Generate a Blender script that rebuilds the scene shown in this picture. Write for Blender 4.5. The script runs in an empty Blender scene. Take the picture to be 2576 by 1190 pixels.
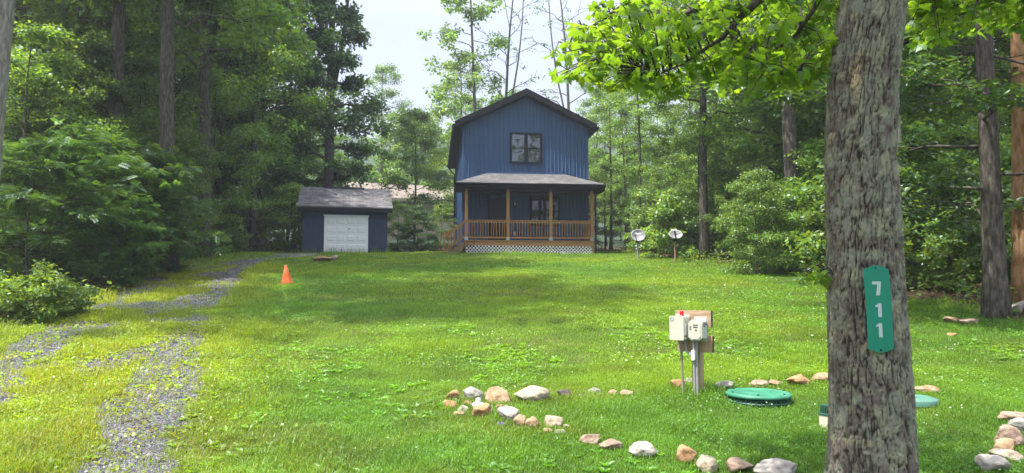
import bpy, bmesh, math
import numpy as np
sc = bpy.context.scene
R = math.radians
COL = sc.collection
# ------------------------------------------------------------------ camera, sky, sun, exposure
F, CX, CY, CAMZ, PITCH = 1840.0, 1288.0, 595.0, 1.6, R(3.9)
cam = bpy.data.objects.new('camera', bpy.data.cameras.new('camera'))
COL.objects.link(cam); sc.camera = cam
cam.location = (0, 0, CAMZ); cam.rotation_euler = (R(90) + PITCH, 0, 0)
cam.data.sensor_width = 36; cam.data.lens = 36 * F / 2576
cam.data.clip_start = 0.05; cam.data.clip_end = 5000
SUN_EL, SUN_AZ = R(65), math.atan2(-0.92, -0.39)          # azimuth measured from +Y towards +X
sdir = np.array([math.sin(SUN_AZ) * math.cos(SUN_EL), math.cos(SUN_AZ) * math.cos(SUN_EL), math.sin(SUN_EL)])
w = bpy.data.worlds.new('World'); sc.world = w; w.use_nodes = True
nt = w.node_tree; nt.nodes.clear()
sky = nt.nodes.new('ShaderNodeTexSky'); sky.sky_type = 'NISHITA'; sky.sun_disc = False
sky.sun_elevation = SUN_EL; sky.sun_rotation = SUN_AZ
sky.air_density = 1.0; sky.dust_density = 6.0; sky.ozone_density = 1.0; sky.altitude = 200
bg = nt.nodes.new('ShaderNodeBackground'); bg.inputs['Strength'].default_value = 0.115
wo = nt.nodes.new('ShaderNodeOutputWorld')
mixs = nt.nodes.new('ShaderNodeMix'); mixs.data_type = 'RGBA'; mixs.inputs[0].default_value = .7; # high thin overcast over the blue, brightened towards the unseen zenith, overcast-like, to add fill light
tcw = nt.nodes.new('ShaderNodeTexCoord'); sep = nt.nodes.new('ShaderNodeSeparateXYZ'); nt.links.new(tcw.outputs['Generated'], sep.inputs[0])
mrw = nt.nodes.new('ShaderNodeMapRange'); mrw.inputs[1].default_value = 0.34; mrw.inputs[2].default_value = 1.0; mrw.inputs[3].default_value = .72; mrw.inputs[4].default_value = 3.7; nt.links.new(sep.outputs[2], mrw.inputs[0])
ovc = nt.nodes.new('ShaderNodeVectorMath'); ovc.operation = 'SCALE'; ovc.inputs[0].default_value = (4.6, 4.95, 5.9); nt.links.new(mrw.outputs[0], ovc.inputs[3]); nt.links.new(ovc.outputs[0], mixs.inputs[7])
nt.links.new(sky.outputs[0], mixs.inputs[6]); nt.links.new(mixs.outputs[2], bg.inputs[0]); nt.links.new(bg.outputs[0], wo.inputs[0])
sun = bpy.data.objects.new('sun', bpy.data.lights.new('sun', 'SUN')); COL.objects.link(sun)
sun.data.energy = 4.6; sun.data.angle = R(0.9); sun.data.color = (1.0, 0.95, 0.86)
from mathutils import Vector, Matrix
sun.rotation_euler = Vector(sdir).to_track_quat('Z', 'Y').to_euler()
sun.location = (-30, -15, 50)
sc.view_settings.view_transform = 'Standard'; sc.view_settings.look = 'None'
sc.view_settings.exposure = 1.25; sc.view_settings.gamma = 1.0
sc.render.engine = 'CYCLES'
cy = sc.cycles
cy.max_bounces = 7; cy.diffuse_bounces = 4; cy.glossy_bounces = 2; cy.transmission_bounces = 3
cy.transparent_max_bounces = 4; cy.volume_bounces = 0
cy.use_denoising = True; cy.denoising_input_passes = 'RGB_ALBEDO_NORMAL'; cy.denoising_prefilter = 'NONE'
try: cy.denoiser = 'OPENIMAGEDENOISE'
except Exception: pass
cy.sample_clamp_indirect = 4.0; cy.caustics_reflective = False; cy.caustics_refractive = False

# ------------------------------------------------------------------ maths helpers
def ray(px, py):
    a, b = (px - CX) / F, (CY - py) / F
    d = np.array([a, math.cos(PITCH) - b * math.sin(PITCH), math.sin(PITCH) + b * math.cos(PITCH)])
    return d / d[1]
def at(px, py, D):
    d = ray(px, py); return np.array([d[0] * D, D, CAMZ + d[2] * D])
def vnoise(x, y, z=0.0, seed=0):
    x, y, z = np.broadcast_arrays(np.asarray(x, float), np.asarray(y, float), np.asarray(z, float))
    xi, yi, zi = np.floor(x), np.floor(y), np.floor(z)
    fx, fy, fz = x - xi, y - yi, z - zi
    fx, fy, fz = fx*fx*(3-2*fx), fy*fy*(3-2*fy), fz*fz*(3-2*fz)
    xi, yi, zi = xi.astype(np.int64), yi.astype(np.int64), zi.astype(np.int64)
    def h(a, b, c):
        n = (a * 374761393 + b * 668265263 + c * 1274126177 + seed * 974711) & 0xffffffff
        n = ((n ^ (n >> 13)) * 1274126177) & 0xffffffff
        n = ((n ^ (n >> 16)) * 2246822519) & 0xffffffff
        return ((n ^ (n >> 15)) & 0xffffff) / float(0xffffff)
    r = 0
    for a in (0, 1):
        for b in (0, 1):
            for c in (0, 1):
                r = r + h(xi+a, yi+b, zi+c) * (fx if a else 1-fx) * (fy if b else 1-fy) * (fz if c else 1-fz)
    return r
def fbm(x, y, z=0.0, seed=0, o=3):
    s, a, t = 0, 1.0, 0
    for k in range(o):
        s = s + a * vnoise(np.asarray(x) * 2**k, np.asarray(y) * 2**k, np.asarray(z) * 2**k, seed + k); t += a; a *= .5
    return s / t
def sm(e0, e1, x):
    t = np.clip((np.asarray(x, float) - e0) / (e1 - e0), 0, 1); return t * t * (3 - 2 * t)
def g(x, y):
    x = np.asarray(x, float); y = np.asarray(y, float)
    b = np.interp(y, [-700, -60, -5, 1, 5, 33, 37, 46, 70, 110, 215, 260, 400],
                  [-25, -4, -.22, -.1, .24, 3.06, 3.3, 4.0, 6.4, 11, 48, 50, 40])
    b = b + np.where(y > 120, (fbm(x * .02, y * .006, 0, 77) - .5) * np.clip(y - 120, 0, 100) * .12, 0)
    return b + (fbm(x * .35, y * .35, 0, 5, 2) - .5) * .12 + (fbm(x * 1.7, y * 1.7, 0, 9, 2) - .5) * .03
def gd(px, py):
    d = ray(px, py); Y = np.linspace(4, 60, 2400)
    z = CAMZ + d[2] * Y; i = np.argmax(z < g(d[0] * Y, Y)); return Y[i] if i > 0 else 60.
def gat(px, D):
    x = (px - CX) / F * D / math.cos(PITCH); return np.array([x, D, float(g(x, D))])
def nrm(a): return a / np.maximum(np.linalg.norm(a, axis=-1, keepdims=True), 1e-9)

# ------------------------------------------------------------------ mesh builder
class MB:
    def __init__(s): s.v = []; s.l = []; s.t = []; s.c = []; s.n = 0
    def add(s, v, f, col=None):
        v = np.asarray(v, float).reshape(-1, 3)
        if isinstance(f, np.ndarray):
            s.l.append((f + s.n).ravel()); s.t.append(np.full(len(f), f.shape[1]))
        else:
            s.l.append(np.array([i + s.n for q in f for i in q])); s.t.append(np.array([len(q) for q in f]))
        s.v.append(v); s.n += len(v)
        if col is None: col = np.ones((len(v), 3))
        s.c.append(np.broadcast_to(np.asarray(col, float), (len(v), 3)))
        return s
    def mesh(s, name, m=None, smooth=False):
        me = bpy.data.meshes.new(name)
        v = np.concatenate(s.v); l = np.concatenate(s.l).astype(np.int32); t = np.concatenate(s.t).astype(np.int32)
        me.vertices.add(len(v)); me.vertices.foreach_set('co', v.astype(np.float32).ravel())
        me.loops.add(len(l)); me.loops.foreach_set('vertex_index', l)
        me.polygons.add(len(t)); st = np.concatenate([[0], np.cumsum(t)[:-1]]).astype(np.int32)
        me.polygons.foreach_set('loop_start', st); me.polygons.foreach_set('loop_total', t)
        me.polygons.foreach_set('use_smooth', np.full(len(t), smooth))
        me.update(calc_edges=True)
        c = np.concatenate(s.c); a = me.attributes.new('col', 'FLOAT_COLOR', 'POINT')
        a.data.foreach_set('color', np.concatenate([c, np.ones((len(c), 1))], 1).astype(np.float32).ravel())
        if m: me.materials.append(m)
        return me
    def build(s, name, m, parent=None, smooth=False, label=None):
        return link(name, s.mesh(name, m, smooth), parent, label)
    # primitives
    def box(s, x0, x1, y0, y1, z0, z1, col=None):
        v = [(x, y, z) for z in (z0, z1) for y in (y0, y1) for x in (x0, x1)]
        return s.add(v, [(0,2,3,1), (4,5,7,6), (0,1,5,4), (2,6,7,3), (0,4,6,2), (1,3,7,5)], col)
    def beam(s, p, q, wd, ht, up=(0, 0, 1), col=None):
        p, q, up = np.array(p, float), np.array(q, float), np.array(up, float)
        d = nrm(q - p); r = nrm(np.cross(d, up)); u = np.cross(r, d)
        v = [c + r * a * wd / 2 + u * b * ht / 2 for c in (p, q) for b in (-1, 1) for a in (-1, 1)]
        return s.add(v, [(0,2,3,1), (4,5,7,6), (0,1,5,4), (2,6,7,3), (0,4,6,2), (1,3,7,5)], col)
    def tube(s, path, rad, n=8, caps=True, col=None):
        P = np.array(path, float); m = len(P); rad = np.broadcast_to(np.asarray(rad, float), (m,))
        T = nrm(np.gradient(P, axis=0)); ref = np.array([0, 0, 1.]) if abs(T[0][2]) < .8 else np.array([0, 1., 0])
        A = nrm(np.cross(T, ref)); Bv = np.cross(T, A)
        th = np.arange(n) * 2 * math.pi / n
        v = P[:, None] + rad[:, None, None] * (np.cos(th)[None, :, None] * A[:, None] + np.sin(th)[None, :, None] * Bv[:, None])
        i = np.arange(m - 1)[:, None] * n; j = np.arange(n)[None]; k = (j + 1) % n
        f = np.stack([i + j, i + k, i + n + k, i + n + j], -1).reshape(-1, 4)
        b = s.n
        s.add(v.reshape(-1, 3), f, col)
        if caps:
            s.l.append(np.arange(n)[::-1] + b); s.t.append(np.array([n])); s.l.append(np.arange(n) + b + (m-1)*n); s.t.append(np.array([n]))
        return s
    def lathe(s, prof, n=32, c=(0, 0, 0), col=None):
        pr = np.array(prof, float); th = np.arange(n) * 2 * math.pi / n
        v = np.stack([pr[:, None, 0] * np.cos(th), pr[:, None, 0] * np.sin(th), np.repeat(pr[:, 1:], n, 1)], -1) + np.array(c)
        m = len(pr); i = np.arange(m - 1)[:, None] * n; j = np.arange(n)[None]; k = (j + 1) % n
        f = np.stack([i + j, i + k, i + n + k, i + n + j], -1).reshape(-1, 4)
        return s.add(v.reshape(-1, 3), f, col)
    def prism(s, poly, a, b, axis=1, col=None):
        """poly: 2-D outline; extruded from a to b along axis (the other two axes take the outline)."""
        o = [k for k in range(3) if k != axis]; n = len(poly)
        v = np.zeros((2 * n, 3)); P = np.array(poly, float)
        v[:n, o[0]] = P[:, 0]; v[:n, o[1]] = P[:, 1]; v[:n, axis] = a
        v[n:, o[0]] = P[:, 0]; v[n:, o[1]] = P[:, 1]; v[n:, axis] = b
        f = [tuple(range(n)), tuple(range(2*n-1, n-1, -1))] + [(i, i + n, (i+1) % n + n, (i+1) % n) for i in range(n)]
        return s.add(v, f, col)
def link(name, me, parent=None, label=None):
    o = bpy.data.objects.new(name, me); COL.objects.link(o)
    if parent is not None: o.parent = parent
    if label: o['label'] = label
    return o
def tag(o, label, cat, group=None):
    o['label'] = label; o['category'] = cat
    if group: o['group'] = group
    return o
def thing(name, label, cat, loc=(0, 0, 0), rz=0, group=None):
    o = bpy.data.objects.new(name, None); COL.objects.link(o); o.empty_display_size = .2
    o.location = tuple(float(q) for q in loc); o.rotation_euler = (0, 0, rz)
    return tag(o, label, cat, group)
def kind(o, k): o['kind'] = k; return o

# ------------------------------------------------------------------ materials
def newmat(name):
    m = bpy.data.materials.new(name); m.use_nodes = True; t = m.node_tree; t.nodes.clear()
    out = t.nodes.new('ShaderNodeOutputMaterial'); return m, t, out
def N(t, typ, **k):
    n = t.nodes.new(typ)
    for a, v in k.items():
        if a in n.inputs: n.inputs[a].default_value = v
        else: setattr(n, a, v)
    return n
def coords(t, scale=(1, 1, 1), which='Object'):
    tc = N(t, 'ShaderNodeTexCoord'); mp = N(t, 'ShaderNodeMapping'); mp.inputs['Scale'].default_value = scale
    t.links.new(tc.outputs[which], mp.inputs[0]); return mp.outputs[0]
def ramp(t, fac, stops):
    r = N(t, 'ShaderNodeValToRGB'); e = r.color_ramp.elements
    while len(e) < len(stops): e.new(.5)
    for k, (p, c) in enumerate(stops): e[k].position = p; e[k].color = (*c, 1)
    t.links.new(fac, r.inputs[0]); return r.outputs[0]
def pmat(name, c1, c2=None, rough=.6, scale=(4, 4, 4), nscale=2.0, bump=0.0, spec=.4, detail=4, metal=0, c3=None, attr=False):
    m, t, out = newmat(name); p = N(t, 'ShaderNodeBsdfPrincipled')
    p.inputs['Roughness'].default_value = rough; p.inputs['Specular IOR Level'].default_value = spec; p.inputs['Metallic'].default_value = metal
    n = N(t, 'ShaderNodeTexNoise', Scale=nscale, Detail=detail, Roughness=.6)
    t.links.new(coords(t, scale), n.inputs['Vector'])
    c2 = c2 or tuple(x * .8 for x in c1)
    st = [(.3, c2), (.7, c1)] if c3 is None else [(.28, c2), (.5, c1), (.72, c3)]
    col = ramp(t, n.outputs[0], st)
    if attr:
        a = N(t, 'ShaderNodeAttribute', attribute_name='col'); mx = N(t, 'ShaderNodeMix', data_type='RGBA', blend_type='MULTIPLY')
        mx.inputs[0].default_value = 1; t.links.new(col, mx.inputs[6]); t.links.new(a.outputs['Color'], mx.inputs[7]); col = mx.outputs[2]
    t.links.new(col, p.inputs['Base Color'])
    if bump:
        b = N(t, 'ShaderNodeBump', Strength=bump, Distance=.02); t.links.new(n.outputs[0], b.inputs['Height']); t.links.new(b.outputs[0], p.inputs['Normal'])
    t.links.new(p.outputs[0], out.inputs[0]); return m
def leafmat(name, c, trans=(.16, .30, .03), tf=.4, gloss=.05, var=.25, grough=.45):
    m, t, out = newmat(name)
    a = N(t, 'ShaderNodeAttribute', attribute_name='col'); oi = N(t, 'ShaderNodeObjectInfo')
    mr = N(t, 'ShaderNodeMapRange'); mr.inputs[3].default_value = 1 - var; mr.inputs[4].default_value = 1 + var
    t.links.new(oi.outputs['Random'], mr.inputs[0])
    vm = N(t, 'ShaderNodeVectorMath', operation='SCALE'); t.links.new(a.outputs['Color'], vm.inputs[0]); t.links.new(mr.outputs[0], vm.inputs[3])
    def mul(col):
        x = N(t, 'ShaderNodeVectorMath', operation='MULTIPLY'); x.inputs[1].default_value = col
        t.links.new(vm.outputs[0], x.inputs[0]); return x.outputs[0]
    d = N(t, 'ShaderNodeBsdfDiffuse'); tr = N(t, 'ShaderNodeBsdfTranslucent'); gl = N(t, 'ShaderNodeBsdfGlossy', Roughness=grough)
    gl.inputs[0].default_value = (.8, .9, .9, 1)
    t.links.new(mul(c), d.inputs[0]); t.links.new(mul(trans), tr.inputs[0])
    m1 = N(t, 'ShaderNodeMixShader'); m1.inputs[0].default_value = tf; t.links.new(d.outputs[0], m1.inputs[1]); t.links.new(tr.outputs[0], m1.inputs[2])
    m2 = N(t, 'ShaderNodeMixShader'); m2.inputs[0].default_value = gloss; t.links.new(m1.outputs[0], m2.inputs[1]); t.links.new(gl.outputs[0], m2.inputs[2])
    t.links.new(m2.outputs[0], out.inputs[0]); return m
def bark(name, c1, c2, c3=None, s=1.0, bump=1.0):
    return pmat(name, c1, c2, .95, (13 * s, 13 * s, 3.2 * s), 1.5, bump, .1, 9, 0, c3)
def shingle(name, cs, sc_=1.0):
    m, t, out = newmat(name); p = N(t, 'ShaderNodeBsdfPrincipled', Roughness=.95); p.inputs['Specular IOR Level'].default_value = .1
    b = N(t, 'ShaderNodeTexBrick', Scale=1.0); b.offset = .37; b.offset_frequency = 2
    b.inputs['Brick Width'].default_value = .33 * sc_; b.inputs['Row Height'].default_value = .13 * sc_; b.inputs['Mortar Size'].default_value = .008
    b.inputs['Bias'].default_value = -.1
    b.inputs[1].default_value = (*cs[0], 1); b.inputs[2].default_value = (*cs[1], 1); b.inputs[3].default_value = (*cs[2], 1)
    v = coords(t); t.links.new(v, b.inputs[0])
    n = N(t, 'ShaderNodeTexNoise', Scale=1.3, Detail=5); t.links.new(v, n.inputs['Vector'])
    mx = N(t, 'ShaderNodeMix', data_type='RGBA', blend_type='MULTIPLY'); mx.inputs[0].default_value = .6
    t.links.new(b.outputs[0], mx.inputs[6]); t.links.new(ramp(t, n.outputs[0], [(.3, (.6, .6, .6)), (.7, (1.2, 1.15, 1.1))]), mx.inputs[7])
    t.links.new(mx.outputs[2], p.inputs['Base Color'])
    bp = N(t, 'ShaderNodeBump', Strength=.5, Distance=.01); t.links.new(b.outputs[1], bp.inputs['Height']); bp.invert = True
    t.links.new(bp.outputs[0], p.inputs['Normal']); t.links.new(p.outputs[0], out.inputs[0]); return m
def glass(name, tint=(.02, .03, .035), refl=.35, bump=.0):
    m, t, out = newmat(name)
    d = N(t, 'ShaderNodeBsdfDiffuse'); d.inputs[0].default_value = (*tint, 1); gl = N(t, 'ShaderNodeBsdfGlossy', Roughness=.02)
    gl.inputs[0].default_value = (.85, .93, 1, 1)
    if bump:
        n = N(t, 'ShaderNodeTexNoise', Scale=1.6, Detail=1.0); t.links.new(coords(t), n.inputs['Vector'])
        b = N(t, 'ShaderNodeBump', Strength=bump, Distance=.05); t.links.new(n.outputs[0], b.inputs['Height']); t.links.new(b.outputs[0], gl.inputs['Normal'])
    mx = N(t, 'ShaderNodeMixShader'); mx.inputs[0].default_value = refl
    t.links.new(d.outputs[0], mx.inputs[1]); t.links.new(gl.outputs[0], mx.inputs[2]); t.links.new(mx.outputs[0], out.inputs[0]); return m

M = dict(
 siding=pmat('blue_siding', (.038, .090, .196), (.034, .080, .174), .55, (1, 1, .3), 2, 0, .3),
 shed=pmat('navy_shed_paint', (.035, .05, .10), (.028, .042, .085), .6, (6, 6, .5), 3, .1, .3),
 black=pmat('black_trim', (.009, .011, .015), (.006, .007, .010), .5, spec=.15),
 darkdoor=pmat('dark_door', (.008, .010, .016), None, .5),
 wood=pmat('stained_lumber', (.36, .19, .075), (.27, .135, .05), .75, (6, 6, .8), 3, .1, .2, 5, 0, (.45, .26, .12)),
 woodh=pmat('stained_lumber_long', (.36, .19, .085), (.27, .135, .06), .75, (.8, 6, 6), 3, .1, .2, 5, 0, (.42, .25, .12)),
 grey_wood=pmat('weathered_lumber', (.30, .20, .11), (.2, .13, .07), .8, (5, 5, 1), 3, .1, .2),
 white=pmat('white_paint', (.86, .87, .88), (.80, .81, .82), .5),
 galv=pmat('galvanised_steel', (.45, .47, .48), (.35, .37, .38), .45, metal=.5),
 shingle=shingle('grey_shingles', [(.165, .16, .166), (.08, .078, .083), (.038, .038, .04)]),
 shingle_tan=shingle('tan_shingles', [(.23, .195, .17), (.18, .155, .135), (.12, .1, .085)]),
 glass=glass('window_glass', (.025, .03, .035), .14, .25),
 glass_dark=glass('porch_glass', (.008, .012, .010), .07, .1),
 tanwall=pmat('tan_wall', (.45, .38, .28), None, .8),
 bark=bark('forest_bark', (.085, .074, .062), (.026, .022, .019), (.18, .168, .145)),
 bark_pale=bark('lichen_bark', (.20, .19, .16), (.09, .085, .07), (.30, .30, .25)),
 bark_brown=bark('sunlit_brown_bark', (.30, .17, .085), (.15, .075, .035), (.42, .27, .15), .8),
 leaf_dark=leafmat('dark_oak_leaves', (.046, .108, .026), (.15, .28, .025), .36, .05),
 leaf_mid=leafmat('forest_leaves', (.072, .158, .028), (.26, .43, .03), .44, .05),
 leaf_lite=leafmat('light_leaves', (.100, .195, .026), (.28, .43, .03), .44, .05),
 leaf_maple=leafmat('maple_leaves', (.095, .20, .012), (.25, .43, .018), .58, .04, 0),
 leaf_locust=leafmat('locust_leaves', (.050, .122, .028), (.16, .32, .03), .38, .05),
 grass=leafmat('grass_blades', (.116, .222, .014), (.262, .43, .016), .42, .04, 0),
)
# ------------------------------------------------------------------ lawn, drive and ground masks
TR = np.array([(3, -1.9), (5.3, -2.75), (7.45, -3.55), (10.6, -4.8), (15.3, -6.3), (22, -8.5), (28.5, -9.9), (35, -8.6)])
def xr_track(y): return np.interp(y, TR[:, 0], TR[:, 1])
def xleft(y): return np.interp(y, [0, 5, 9, 11.7, 15, 19.5, 32, 36, 40], [-6.0, -7.0, -7.8, -8.3, -9.0, -10.4, -13.8, -13.5, -12])
def xright(y): return np.interp(y, [0, 10, 12.7, 22, 28.5, 33, 40], [9.5, 9.3, 8.9, 8.7, 7.2, 6.6, 6])
def lawn(x, y):
    e = (fbm(x * .5, y * .5, 0, 31) - .5) * 1.6
    return sm(0, .9, x - xleft(y) + e) * sm(0, .9, xright(y) - x + e) * sm(40, 36, y)
def drive(x, y):
    c = xr_track(y); n = fbm(x * .9, y * .55, 0, 41, 3); n2 = fbm(x * 4, y * 4, 0, 43, 3); nl = fbm(x * .45, y * .35, 0, 47, 2)
    wd = np.interp(y, [0, 9, 20, 30], [.46, .46, .45, .5])
    a = np.exp(-((x - c) / wd) ** 2) * (1 - sm(10.5, 12, y) * sm(16.5, 15, y) * .40)
    b = np.exp(-((x - c + 1.9) / wd) ** 2) * sm(.36, .56, nl)
    far = np.exp(-((x - c + 1.0) / 1.5) ** 4) * sm(18, 24, y) * (.55 + .5 * sm(.4, .6, nl))
    inner = np.exp(-((x - c + .95) / 1.3) ** 4) * sm(.50, .60, n) * .85
    m = np.maximum(np.maximum(a, b), np.maximum(far * .85, inner))
    return np.clip(sm(.40, .66, m * (.5 + .9 * n) * (.45 + 1.1 * n2)), 0, 1)
def strip(x, y):                                                        # the whole drive corridor, where the sedge is yellow
    c = xr_track(y); return np.exp(-((x - c + .95) / 2.1) ** 4) * sm(34, 22, y)
# ------------------------------------------------------------------ the setting
def axis_lines(near, step, far, grow):
    a = list(np.arange(0, near, step)); s = step
    while a[-1] < far: s *= grow; a.append(a[-1] + s)
    return np.array(a)
gx = axis_lines(14, .11, 300, 1.09); gx = np.concatenate([-gx[:0:-1], gx])
gyf = axis_lines(38, .11, 300, 1.06); gyb = axis_lines(3, .5, 60, 1.2); gy = np.concatenate([-gyb[:0:-1], gyf])
X, Y = np.meshgrid(gx, gy); Z = g(X, Y)
DR, LW, ST = drive(X, Y), lawn(X, Y), strip(X, Y)
grass_c = np.array([.050, .085, .018]); soil_c = np.array([.11, .085, .055]); lit_c = np.array([.085, .055, .032])
grav_c = np.array([.13, .128, .13])
n1 = fbm(X * 2.2, Y * 2.2, 0, 3)[..., None]
gc = grass_c * (1 - .5 * sm(.5, .7, n1)) + soil_c * .5 * sm(.5, .7, n1)
gc = gc * (1 - ST[..., None] * .5) + np.array([.12, .12, .03]) * ST[..., None] * .5
gc = gc * (1 - DR[..., None]) + grav_c * (.6 + .8 * n1) * DR[..., None]
gc = lit_c * (.5 + n1) * (1 - LW[..., None]) + gc * LW[..., None]
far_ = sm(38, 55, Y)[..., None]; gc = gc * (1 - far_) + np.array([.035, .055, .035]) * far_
ny, nx = X.shape; ii = (np.arange(ny - 1)[:, None] * nx + np.arange(nx - 1)[None]).reshape(-1, 1)
mground, t, out = newmat('ground'); p = N(t, 'ShaderNodeBsdfPrincipled', Roughness=.95); p.inputs['Specular IOR Level'].default_value = .1
a = N(t, 'ShaderNodeAttribute', attribute_name='col'); n = N(t, 'ShaderNodeTexNoise', Scale=28, Detail=5, Roughness=.7); t.links.new(coords(t), n.inputs['Vector'])
mx = N(t, 'ShaderNodeMix', data_type='RGBA', blend_type='MULTIPLY'); mx.inputs[0].default_value = 1; t.links.new(a.outputs['Color'], mx.inputs[6])
t.links.new(ramp(t, n.outputs[0], [(.3, (.45, .45, .45)), (.7, (1.5, 1.5, 1.5))]), mx.inputs[7]); t.links.new(mx.outputs[2], p.inputs['Base Color'])
b = N(t, 'ShaderNodeBump', Strength=.8, Distance=.03); t.links.new(n.outputs[0], b.inputs['Height']); t.links.new(b.outputs[0], p.inputs['Normal']); t.links.new(p.outputs[0], out.inputs[0])
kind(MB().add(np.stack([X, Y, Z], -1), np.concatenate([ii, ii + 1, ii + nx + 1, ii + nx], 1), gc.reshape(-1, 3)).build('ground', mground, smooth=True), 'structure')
def gloc(px, py, D=None):
    D = D or gd(px, py); q = at(px, py, D); return np.array([q[0], q[1], float(g(q[0], q[1]))])

# ------------------------------------------------------------------ the blue house
HY = R(6.2); HC = np.array([.675, 35.3]); HZ = 3.07
def hz(py, D): return at(CX, py, D)[2] - HZ
house = thing('house', 'blue two-storey gabled house with a wooden front porch at the top of the lawn', 'house', (HC[0], HC[1], HZ), HY)
HW, HD = 3.05, 12.0
WP = 7.91; WE = WP - HW * .49                                         # wall height at the eaves, at the apex
mb = MB(); prof = [(-HW, -.6), (HW, -.6), (HW, WE), (0, WP), (-HW, WE)]
mb.prism(prof, 0, HD)
def wtop(u): return WP - abs(u) * .49
for u in np.arange(-HW + .09, HW, .183):                                # raised battens of the siding, front
    for du_, w1_, w0_, d_ in ((0, .016, .040, .034), (.088, .006, .018, .016)):
        q_ = u + du_; zt_ = wtop(abs(q_) + w0_)
        if abs(q_) < HW - .05: mb.prism([(q_ - w0_, .002), (q_ - w1_, -d_), (q_ + w1_, -d_), (q_ + w0_, .002)], .3, zt_, axis=2)
for v in np.arange(.1, HD, .183):
    mb.box(-HW - .022, -HW + .002, v - .03, v + .03, 0, WE); mb.box(HW - .002, HW + .022, v - .03, v + .03, 0, WE)
wall = mb.build('wall', M['siding'], house)
mb = MB(); mb.box(-1.56, 1.56, -.045, 0, hz(279.5, 35.2) - .03, hz(279.5, 35.2) + .03)
for s in (-1, 1): mb.box(s * HW - .05, s * HW + .05, -.03, .06, 0, WE - .1)
mb.build('trim_board', M['siding'], house)
# roof: two slabs with black fascia, rake boards and gutters
ov, sl = .42, .49; apx = WP + .22
def slab(s, z0, th, u1, v0, v1):
    m_ = MB(); a, b = (0, z0), (s * u1, z0 - u1 * sl)
    m_.prism([a, b, (b[0], b[1] - th), (0, z0 - th)], v0, v1); return m_
roof = link('roof', (lambda q: [q.prism([(0, apx), (-HW - ov, apx - (HW + ov) * sl), (-HW - ov, apx - (HW + ov) * sl - .1), (0, apx - .1), (HW + ov, apx - (HW + ov) * sl - .1), (HW + ov, apx - (HW + ov) * sl)], -.34, HD + .3), q][1])(MB()).mesh('roof', M['shingle']), house)
mb = MB()
for s in (-1, 1):
    e = HW + ov
    mb.prism([(0, apx + .004), (s * (e + .004), apx - e * sl + .004), (s * (e + .004), apx - e * sl - .27), (0, apx - .30)], -.37, -.3405)   # rake board
    mb.box(min(s * e, s * (e - .04)), max(s * e, s * (e - .04)), -.30, HD + .25, apx - e * sl - .30, apx - e * sl - .105)
    mb.box(min(s * HW, s * (e - .045)), max(s * HW, s * (e - .045)), -.29, HD + .2, apx - e * sl - .28, apx - e * sl - .25)
    mb.prism([(0, apx - .33), (s * (e - .05), apx - e * sl - .27), (s * (e - .05), apx - e * sl - .29), (0, apx - .35)], -.29, -.004)
mb.build('fascia', M['black'], roof)
mb = MB()
for s in (-1, 1):
    e = HW + ov; ze = apx - e * sl - .12
    mb.prism([(s * (e + .002), ze), (s * (e + .11), ze), (s * (e + .11), ze - .06), (s * (e + .07), ze - .13), (s * (e + .002), ze - .13)], -.32, HD + .2)
mb.build('gutter', M['black'], roof)
mb = MB(); zt = apx - (HW + ov) * sl - .28                              # rear downspout on the left wall
mb.tube([(-HW - ov - .04, HD - .3, zt), (-HW - .2, HD - .3, zt - .35), (-HW - .07, HD - .3, zt - .45), (-HW - .07, HD - .3, .2)], .045, 8); mb.build('downspout', M['black'], house)
# upstairs window
uw0, uw1 = (493 - 602.5) / 1.7 / 2856 * 35.3, (712 - 602.5) / 1.7 / 2856 * 35.3
zt, zb = hz(.644 * (320 + 340 / 1.7), 35.3), hz(.644 * (320 + 543 / 1.7), 35.3)
def window(u0, u1, z0, z1, lab=None, fw=.09, v=-.037, gl='glass', cols=2, casing=.05):
    fr = MB(); d = -.07
    fr.box(u0, u1, d, v, z1 - fw, z1); fr.box(u0, u1, d - .015, v, z0, z0 + fw)
    fr.box(u0, u0 + fw, d, v, z0 + fw, z1 - fw); fr.box(u1 - fw, u1, d, v, z0 + fw, z1 - fw)
    f = link('window', fr.mesh('window_frame', M['black']), house, lab)
    w_ = (u1 - u0 - 2 * fw); mu = MB(); ml = MB(); um = (u0 + u1) / 2
    mu.box(um - .06, um + .06, d + .005, v, z0 + fw, z1 - fw); mu.build('mullion', M['black'], f)
    zm = (z0 + z1) / 2
    for a, b in ((u0 + fw, um - .06), (um + .06, u1 - fw)):
        s_ = MB(); s_.box(a, b, d + .012, v, zm - .022, zm + .022)
        s_.box(a, a + .025, d + .02, v, z0 + fw, z1 - fw); s_.box(b - .025, b, d + .02, v, z0 + fw, z1 - fw)
        s_.build('sash', M['black'], f)
        for c0, c1 in ((z0 + fw, zm - .022), (zm + .022, z1 - fw)):
            MB().box(a + .025, b - .025, v - .012, v, c0, c1).build('pane', M[gl], f)
    return f
window(uw0, uw1, zb, zt)
window(.92 - .74, .92 + .74, .63 + .82, hz(.644 * (320 + 757 / 1.7), 35.3), gl='glass_dark')
# front door
mb = MB(); DZ = .63
mb.box(-1.84, -1.74, -.06, -.024, DZ, DZ + 2.12); mb.box(-.98, -.88, -.06, -.024, DZ, DZ + 2.12); mb.box(-1.74, -.98, -.06, -.024, DZ + 2.03, DZ + 2.12)
df = mb.build('door_frame', M['black'], house)
mb = MB(); mb.box(-1.74, -.98, -.04, -.024, DZ, DZ + 2.03)
for z0, z1 in ((.15, .75), (.9, 1.85)):
    for u0 in (-1.66, -1.33): mb.box(u0, u0 + .27, -.05, -.04, DZ + z0, DZ + z1)
door = mb.build('door', M['darkdoor'], house)
MB().tube([(-1.04, -.04, DZ + 1), (-1.04, -.10, DZ + 1)], .03, 10).build('door_knob', M['galv'], door)
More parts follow.
